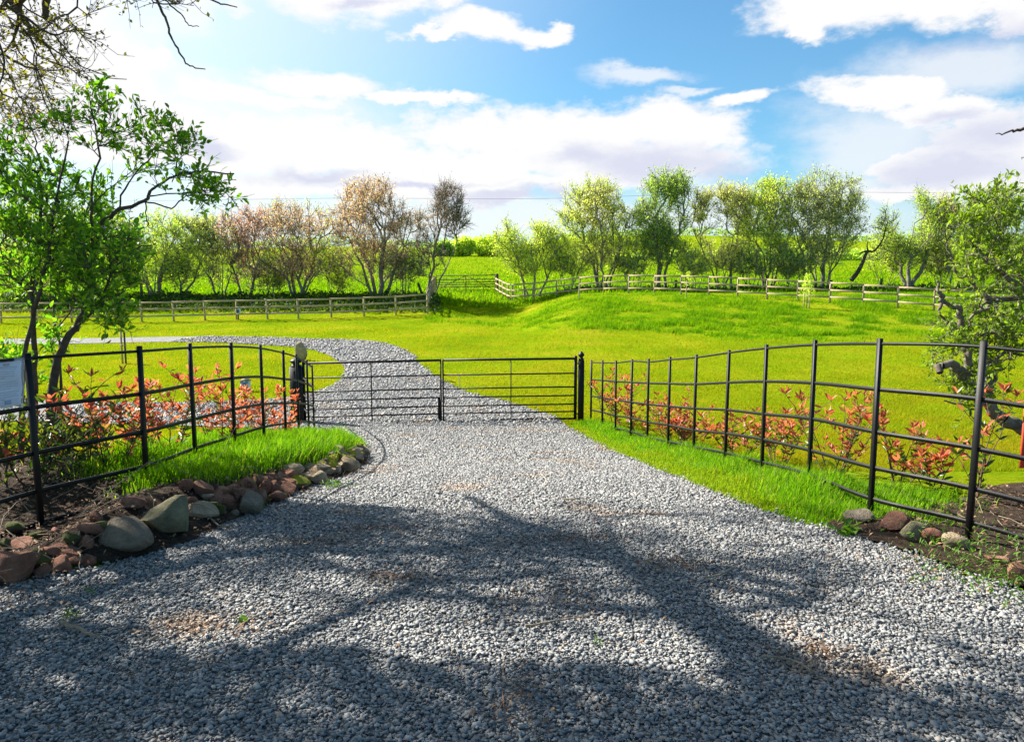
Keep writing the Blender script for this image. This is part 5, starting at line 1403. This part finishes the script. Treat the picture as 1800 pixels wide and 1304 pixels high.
def lawn_things():
    # timber stake pair on the left lawn
    x, Y = P(218, 632, 23.4).x, 23.4; z = T(x, Y)
    r = thing('timber_marker', 'slim timber marker made of two battens on the left lawn', 'post', (x, Y, z))
    MB().bar((-.05, 0, -.1), (-.05, 0, 1.06), .05, .05).build('batten', M['wood'], r)
    MB().bar((.045, .02, -.1), (.045, .02, 1.0), .045, .05).build('batten', M['wood_dark'], r)
    MB().bar((-.08, -.035, .58), (.12, -.035, .58), .05, .03).build('crosspiece', M['wood'], r)
    MB().tube([(.06, 0, .98), (.2, 0, 1.02), (.26, 0, 1.0), (.24, 0, .9)], .008, 6).build('wire_hook', M['wire'], r)
    # little marker box with a round emblem
    Y = 17.6; q = P(432, 684, Y); x = q.x; z = T(x, Y)
    r = thing('marker_box', 'small white marker box with round emblem on the left lawn', 'marker', (x, Y, z))
    MB().bar((0, 0, -.02), (0, 0, .255), .20, .17, bev=.1).build('box', M['white'], r)
    m = MB(); m.add([(-.12, -.11, .255), (.12, -.11, .255), (.12, .11, .255), (-.12, .11, .255), (0, 0, .345)], [(3, 2, 1, 0)], [(0, 1, 4), (1, 2, 4), (2, 3, 4), (3, 0, 4)])
    m.build('cap', M['wood'], r)
    MB().bar((-.095, -.09, .215), (.095, -.09, .215), .012, .055).build('blue_band', M['blue'], r)
    def disc(rad, yy, mat, cx=0, cz=.11, k=20, a0=0, a1=2 * PI, name='emblem'):
        a = np.linspace(a0, a1, k, endpoint=a1 - a0 < 6)
        V = [(cx + math.cos(t) * rad, yy, cz + math.sin(t) * rad) for t in a]; n = len(V)
        V2 = [(v[0], yy + .004, v[2]) for v in V]
        mk(name, np.array(V + V2 + [(cx, yy, cz)]), [np.array([(i, (i + 1) % n, n + (i + 1) % n, n + i) for i in range(n)]), np.array([(2 * n, (i + 1) % n, i) for i in range(n)])], mat, r)
    disc(.078, -.092, M['ink'], name='emblem_ring'); disc(.062, -.096, M['white'], name='emblem_disc')
    disc(.034, -.100, M['ink'], cz=.095, a0=0, a1=PI, name='emblem_dome'); disc(.014, -.100, M['ink'], cz=.142, name='emblem_dot')
    # round white sign by the left timber fence
    Y = 42.4; q = P(418, 547, Y); x = q.x; z = T(x, Y)
    r = thing('ring_sign', 'round white and blue sign on a thin post before the left timber fence', 'sign', (x, Y, z))
    zc = q.z - z
    MB().bar((0, .05, -.1), (0, .05, zc), .06, .04).build('post', M['ink'], r)
    a = np.linspace(0, 2 * PI, 25)[:-1]
    def plate(rad, yy, mat, nm, hw=1.0):
        V = [(math.cos(t) * rad * hw, yy, zc + math.sin(t) * rad) for t in a]; n = len(V)
        V2 = [(v[0], yy + .02, v[2]) for v in V]
        mk(nm, np.array(V + V2 + [(0, yy, zc), (0, yy + .02, zc)]), [np.array([(i, (i + 1) % n, n + (i + 1) % n, n + i) for i in range(n)]), np.array([(2 * n, (i + 1) % n, i) for i in range(n)] + [(2 * n + 1, n + i, n + (i + 1) % n) for i in range(n)])], mat, r)
    plate(.17, .0, M['white'], 'plate'); plate(.10, -.022, M['blue'], 'blue_centre'); plate(.05, -.044, M['ink'], 'dark_centre')
    MB().bar((0, .01, zc + .15), (0, .01, zc + .28), .12, .03).build('bracket', M['blue'], r)
    # thin stakes on the mound
    for px, by, Y, H, lab in ((1018, 517, 41.5, .85, 'thin stake at the left end of the grassy mound'), (1206, 523, 41.5, .98, 'thin stake with a seedling in the middle of the grassy mound')):
        x = P(px, by, Y).x; z = T(x, Y); r = thing('stake', lab, 'stake', (x, Y, z), 'thin stakes on the mound')
        MB().bar((0, 0, -.1), (.01, 0, H), .055, .055).build('shaft', M['wood'], r)
        if px > 1100:
            g = rs(5); n = 40; leaves_mesh('seedling_leaves', np.stack([g.normal(.12, .08, n), g.normal(0, .08, n), g.uniform(.5, 1.5, n)], -1), g.normal(0, 1, (n, 3)), g.uniform(.08, .14, n), g.uniform(.04, .08, n), M['far_lime'], r, (0, 0, 0), 6, LEAF4)
    # staked sapling
    Y = 38.8; x = P(1418, 530, Y).x; z = T(x, Y); g = rs(9)
    r = thing('staked_sapling', 'young sapling tied between two stakes in front of the right timber fence', 'sapling', (x, Y, z))
    for sx in (-.14, .14): MB().bar((sx, 0, -.1), (sx, 0, .85), .045, .045).build('stake', M['wood'], r)
    MB().tube([(0, 0, -.05), (.02, 0, .6), (-.02, 0, 1.1), (.02, 0, 1.7)], [.022, .018, .013, .006], 6).build('stem', M['bark_far'], r)
    n = 420; t = g.uniform(.35, 1, n); leaves_mesh('leaves', np.stack([g.normal(0, .22, n) * (1.25 - t), g.normal(0, .22, n) * (1.25 - t), t * 1.75], -1), g.normal(0, 1, (n, 3)) + [0, 0, .5], g.uniform(.07, .13, n), g.uniform(.03, .06, n), M['far_lime'], r, (0, 0, 0), 10, LEAF4)
    # green and grey posts of the wire fence behind
    for px, by, Y, H, lab, mt in ((1549, 492, 50.5, .85, 'green-stained short post behind the right timber fence', 'st_dmoss'), (1461, 492, 50.3, .75, 'grey weathered post beside the fan-stemmed tree', 'wood_dark'), (1188, 488, 50.5, .8, 'dark short post right of the upright dark tree', 'wood_dark'), (744, 506, 50.5, .85, 'leaning broken post beside the bare leaning tree', 'wood_dark')):
        x = P(px, by, Y).x; z = T(x, Y); r = thing('old_post', lab, 'post', (x, Y, z), 'old posts in the hedgerow')
        MB().bar((0, 0, -.1), (-.35 if px == 744 else .02, 0, H), .15, .13, bev=.3).build('shaft', M[mt], r)
    # yellow tag on the right timber fence
    Y = 39.1; q = P(1562, 504, Y); r = thing('yellow_tag', 'small yellow tag fixed to the top rail of the right timber fence', 'tag', (q.x, Y - .12, q.z))
    MB().bar((-.09, 0, 0), (.09, 0, 0), .02, .09).build('plate', M['blade_lawn'], r)
    # overhead cable
    a = np.array(P(560, 349, 70)); b = np.array(P(1240, 341, 70)); c = np.array(P(2100, 327, 70))
    t = np.linspace(-.3, 1.2, 60)[:, None]; pts = a + (c - a) * t; pts[:, 2] -= .6 * np.sin(np.clip(t[:, 0], 0, 1) * PI * 2) ** 2 * .5
    o = tuple(pts[0]); ob = MB().tube(pts - np.array(o), .012, 6).build('overhead_cable', M['wire']); ob.location = o
    tag(ob, 'thin overhead cable crossing the sky behind the hedgerow trees', 'cable')
lawn_things()

def notice():
    # laminated sheet tied to the first left post
    Y = 4.56
    g = rs(91)
    c = [np.array(P(px, py, Y + dy)) for px, py, dy in ((-46, 632, -.10), (44, 628, 0), (42, 716, 0), (-46, 734, -.10))]
    o = np.mean(c, 0); r = thing('laminated_notice', 'blue-white printed notice in a clear wrinkled sleeve on the left fence', 'notice', tuple(o))
    n = 14
    def pt(u, v, lift=0.0):
        p = (c[0] * (1 - u) + c[1] * u) * (1 - v) + (c[3] * (1 - u) + c[2] * u) * v
        w = .006 * math.sin(u * 9 + v * 4) + .005 * math.sin(v * 13 - u * 3) + .008 * math.sin(v * 3 + 1) * (1 - u)
        return p + np.array((0, -1, 0)) * (w + lift) - o
    def panel(name, u0, u1, v0, v1, lift, mat, k=n, th=.0012):
        V = [pt(u0 + (u1 - u0) * i / k, v0 + (v1 - v0) * j / k, lift) for j in range(k + 1) for i in range(k + 1)]
        nn = len(V); V2 = [v + np.array((0, th, 0)) for v in V]
        idx = np.arange(nn).reshape(k + 1, k + 1)
        q = np.stack([idx[:-1, :-1], idx[1:, :-1], idx[1:, 1:], idx[:-1, 1:]], -1).reshape(-1, 4)
        e = np.concatenate([idx[0], idx[1:, -1], idx[-1, ::-1][1:], idx[::-1, 0][1:-1]])
        rim = np.stack([e, np.roll(e, -1), np.roll(e, -1) + nn, e + nn], -1)
        mk(name, np.array(V + V2), [np.vstack([q, q[:, ::-1] + nn, rim])], mat, r, smooth=True)
    panel('sheet', .02, .93, .05, .93, 0, M['paper'])
    panel('logo_block', .56, .70, .10, .15, .002, M['printed'], 4)
    panel('heading_line', .50, .86, .165, .18, .002, M['printed'], 4)
    panel('heading_rule', .06, .86, .205, .212, .002, M['printed'], 4)
    vs = .25
    k = 0
    while vs < .80:
        u1 = g.uniform(.6, .86) if k % 4 == 3 else g.uniform(.8, .88)
        panel('text_line', .08, u1, vs, vs + .013, .002, M['printed'], 4); vs += .042 if k % 4 != 3 else .07; k += 1
    panel('blue_square', .62, .74, .80, .88, .002, M['blue'], 4)
    panel('sleeve', 0, 1, 0, 1, .006, M['sleeve'])
    for v in (.03, .97):
        p = pt(1.0, v); MB().tube([p, p + np.array((.02, -.03, 0)), p + np.array((.045, 0, 0)), p + np.array((.02, .03, 0)), p], .002, 5).build('cable_tie', M['ink'], r)
m_, nt_, out_ = newmat('clear_sleeve')
p_ = N(nt_, 'BsdfPrincipled', Roughness=.12); p_.inputs['Base Color'].default_value = (.8, .85, .9, 1); p_.inputs['Alpha'].default_value = .22; p_.inputs['Specular IOR Level'].default_value = .7
nb_ = noise(nt_, 35, 5, .6, geopos(nt_)); b_ = N(nt_, 'Bump', Strength=.5, Distance=.01); nt_.links.new(nb_.outputs[0], b_.inputs['Height']); nt_.links.new(b_.outputs[0], p_.inputs['Normal'])
nt_.links.new(p_.outputs[0], out_.inputs[0]); M['sleeve'] = m_
M['paper'] = surfmat('printed_paper', [(.3, (.60, .68, .86)), (.7, (.70, .77, .92))], 8, .5, 0, 60, .3)
notice()

def red_board():
    Y = 4.20; a = P(1823, 640, Y); r = thing('red_board', 'red painted board fixed to the rails at the right end of the metal fence', 'board', (a.x, Y, T(a.x, Y)))
    z0 = P(1800, 822, Y).z - T(a.x, Y); z1 = P(1800, 636, Y).z - T(a.x, Y)
    MB().bar((.0, 0, z0), (.0, 0, z1), .10, .02, bev=.2).build('board', M['red_board'], r)
    for zz in (z0 + .1, z1 - .1):
        MB().tube([(-.02, -.012, zz), (-.02, -.02, zz)], .008, 8).build('screw', M['gate_steel'], r)
red_board()

# pieces that sit on a part become its sub-parts (all share the thing's origin)
SUB = {'finial': 'shaft', 'weathered_top': 'shaft', 'hinge': 'hinge_stile', 'drop_bolt': 'bolt_plate', 'latch_handle': 'meeting_stile', 'logo_block': 'sheet', 'heading_line': 'sheet', 'heading_rule': 'sheet',
       'text_line': 'sheet', 'blue_square': 'sheet', 'cable_tie': 'sleeve', 'emblem_ring': 'box', 'emblem_disc': 'box', 'emblem_dome': 'box', 'emblem_dot': 'box', 'blue_band': 'box', 'blue_centre': 'plate', 'dark_centre': 'plate', 'screw': 'board', 'wire_hook': 'batten'}
for o in list(bpy.data.objects):
    s = SUB.get(o.name.split('.')[0])
    if s and o.parent is not None:
        for c in o.parent.children:
            if c.name.split('.')[0] == s: o.parent = c; break
# ------------------------------------------------------------------ sky, sun, camera
def build_world():
    w = bpy.data.worlds.new('World'); SC.world = w; w.use_nodes = True
    nt = w.node_tree; nt.nodes.clear()
    out = nt.nodes.new('ShaderNodeOutputWorld'); bg = nt.nodes.new('ShaderNodeBackground')
    nt.links.new(bg.outputs[0], out.inputs[0]); bg.inputs[1].default_value = SKY_K
    sky = nt.nodes.new('ShaderNodeTexSky'); sky.sky_type = 'NISHITA'; sky.sun_disc = False
    sky.sun_elevation = SUN_EL; sky.sun_rotation = SUN_AZ % (2 * PI); sky.altitude = 100; sky.air_density = 1.0; sky.dust_density = 1.0; sky.ozone_density = 1.6
    tc = nt.nodes.new('ShaderNodeTexCoord'); d = tc.outputs['Generated']
    sep = nt.nodes.new('ShaderNodeSeparateXYZ'); nt.links.new(d, sep.inputs[0])
    def math_(op, a, b=None, c=None):
        n = nt.nodes.new('ShaderNodeMath'); n.operation = op
        for i, v in enumerate((a, b, c)):
            if v is None: continue
            if isinstance(v, (int, float)): n.inputs[i].default_value = v
            else: nt.links.new(v, n.inputs[i])
        return n.outputs[0]
    def vm(op, a, b=None, c=None):
        n = nt.nodes.new('ShaderNodeVectorMath'); n.operation = op
        for i, v in enumerate((a, b, c)):
            if v is None: continue
            if isinstance(v, tuple): n.inputs[i].default_value = v
            else: nt.links.new(v, n.inputs[i])
        return n.outputs['Value'] if op == 'LENGTH' else n.outputs[0]
    az = math_('ARCTAN2', sep.outputs[0], sep.outputs[1]); el = math_('ARCSINE', sep.outputs[2])
    cb = nt.nodes.new('ShaderNodeCombineXYZ'); nt.links.new(az, cb.inputs[0]); nt.links.new(el, cb.inputs[1])
    st = vm('MULTIPLY', d, (1, 1, 1.9))
    n1 = noise(nt, 5.5, 7, .62, st); n2 = noise(nt, 17, 9, .62, st); n3 = noise(nt, 9, 6, .55, st)
    off = vm('MULTIPLY', vm('SUBTRACT', n1.outputs['Color'], (.5, .5, .5)), (.20, .09, 0))
    A = vm('ADD', cb.outputs[0], off)
    def ang(px, py):
        v = ray(px, py).normalized(); return math.atan2(v.x, v.y), math.asin(v.z)
    def field(ells, k=.12):
        cur = None
        for (cx, cy, rx, ry) in ells:
            a0, e0 = ang(cx, cy); a1, _ = ang(cx + rx, cy); _, e1 = ang(cx, cy - ry)
            sx, sy = 1 / abs(a1 - a0), 1 / abs(e1 - e0)
            L = vm('LENGTH', vm('MULTIPLY_ADD', A, (sx, sy, 0), (-a0 * sx, -e0 * sy, 0)))
            if cur is None: cur = L
            else:
                cur = math_('SMOOTH_MIN', cur, L, k)
        return math_('SUBTRACT', 1.0, cur)
    def smooth(v, lo, hi):
        m = nt.nodes.new('ShaderNodeMapRange'); m.interpolation_type = 'SMOOTHSTEP'
        nt.links.new(v, m.inputs[0]); m.inputs[1].default_value = lo; m.inputs[2].default_value = hi
        return m.outputs[0]
    nz = math_('SUBTRACT', n2.outputs[0], .5)
    C1 = field([(640, -5, 150, 48), (770, 0, 70, 30), (850, 55, 85, 36), (945, 68, 90, 26), (1000, 48, 40, 20), (780, 62, 70, 12),
                (1470, 5, 160, 62), (1420, 45, 50, 28), (1650, -20, 240, 70), (1800, 10, 110, 55),
                (600, 152, 150, 30), (740, 172, 110, 14), (430, 175, 210, 28),
                (250, 235, 330, 70), (600, 265, 330, 68), (900, 235, 210, 58), (1090, 215, 200, 52), (1210, 235, 120, 40), (1000, 285, 340, 55), (700, 330, 480, 45),
                (60, 110, 250, 190), (255, 108, 62, 30),
                (1540, 160, 120, 42), (1620, 190, 140, 42), (1720, 230, 160, 60), (1780, 290, 170, 60), (1640, 285, 110, 42), (1620, 335, 140, 22), (1310, 182, 90, 18)])
    C2 = field([(1120, 130, 110, 17), (1210, 155, 80, 10), (1700, 110, 260, 60), (1450, 330, 500, 40), (430, 15, 28, 14), (380, 190, 420, 70), (900, 385, 900, 45), (1560, 250, 200, 90), (330, 20, 80, 60)], .2)
    cov1 = smooth(math_('MULTIPLY_ADD', nz, 1.25, C1), -.10, .42)
    cov2 = math_('MULTIPLY', smooth(math_('MULTIPLY_ADD', nz, .8, C2), -.25, .7), .72)
    cov = math_('MAXIMUM', cov1, cov2)
    # grey undersides
    Gf = field([(1110, 285, 190, 40), (1010, 280, 90, 30), (560, 312, 140, 20), (900, 352, 190, 14), (700, 330, 200, 10), (370, 262, 90, 14), (1640, 200, 90, 22), (1740, 240, 160, 60), (1690, 300, 200, 40), (1720, 60, 170, 40), (1240, 300, 80, 22), (640, 10, 60, 14)], .25)
    sh = smooth(math_('MULTIPLY_ADD', math_('SUBTRACT', n3.outputs[0], .5), 1.3, Gf), -.1, .9)
    k = 1 / SKY_K
    white = nt.nodes.new('ShaderNodeRGB'); white.outputs[0].default_value = (1.06 * k * CLOUD, 1.06 * k * CLOUD, 1.07 * k * CLOUD, 1)
    grey = (.77 * k * CLOUD, .80 * k * CLOUD, .95 * k * CLOUD)
    cl = mixc(nt, sh, white.outputs[0], grey)
    tint = mixc(nt, 1.0, sky.outputs[0], SKY_TINT, 'MULTIPLY')
    # veil of bright thin cloud round the sun
    sd = Vector((math.sin(SUN_AZ) * math.cos(SUN_EL), math.cos(SUN_AZ) * math.cos(SUN_EL), math.sin(SUN_EL)))
    dt = nt.nodes.new('ShaderNodeVectorMath'); dt.operation = 'DOT_PRODUCT'; nt.links.new(d, dt.inputs[0]); dt.inputs[1].default_value = sd
    veil = smooth(dt.outputs['Value'], .42, .92)
    c0 = mixc(nt, math_('MULTIPLY', veil, .85), tint, (1.15 * k * CLOUD, 1.2 * k * CLOUD, 1.22 * k * CLOUD))
    low = smooth(el, .16, -.02)
    c0 = mixc(nt, math_('MULTIPLY', low, .75), c0, (.93 * k * CLOUD, .98 * k * CLOUD, 1.06 * k * CLOUD))
    fin = mixc(nt, cov, c0, cl)
    nt.links.new(fin, bg.inputs[0])
    w.cycles.sampling_method = 'MANUAL'; w.cycles.sample_map_resolution = 512
SKY_K = .055; CLOUD = .335; SKY_TINT = (.63, 1.04, 1.17)
build_world()
sl = bpy.data.lights.new('sun', 'SUN'); sl.energy = 5.0; sl.angle = R(.53); sl.color = (1, .955, .87)
so = bpy.data.objects.new('sun', sl); COL.objects.link(so)
sdir = Vector((math.sin(SUN_AZ) * math.cos(SUN_EL), math.cos(SUN_AZ) * math.cos(SUN_EL), math.sin(SUN_EL)))
so.rotation_euler = sdir.to_track_quat('Z', 'Y').to_euler(); so.location = (-20, 10, 20)

cd = bpy.data.cameras.new('camera'); co = bpy.data.objects.new('camera', cd); COL.objects.link(co)
cd.sensor_width = 36; cd.sensor_fit = 'HORIZONTAL'; cd.lens = F / 1800 * 36; cd.clip_end = 4000; cd.clip_start = .05
co.location = (0, 0, CAMZ); co.rotation_euler = (PI / 2 - PITCH, 0, 0)
SC.camera = co
SC.view_settings.view_transform = 'Standard'; SC.view_settings.look = 'None'
SC.view_settings.exposure = EXPOSURE = 1.5; SC.view_settings.gamma = 1
SC.render.engine = 'CYCLES'
cy = SC.cycles
cy.max_bounces = 8; cy.diffuse_bounces = 3; cy.transmission_bounces = 4; cy.transparent_max_bounces = 8; cy.glossy_bounces = 2
cy.use_denoising = True
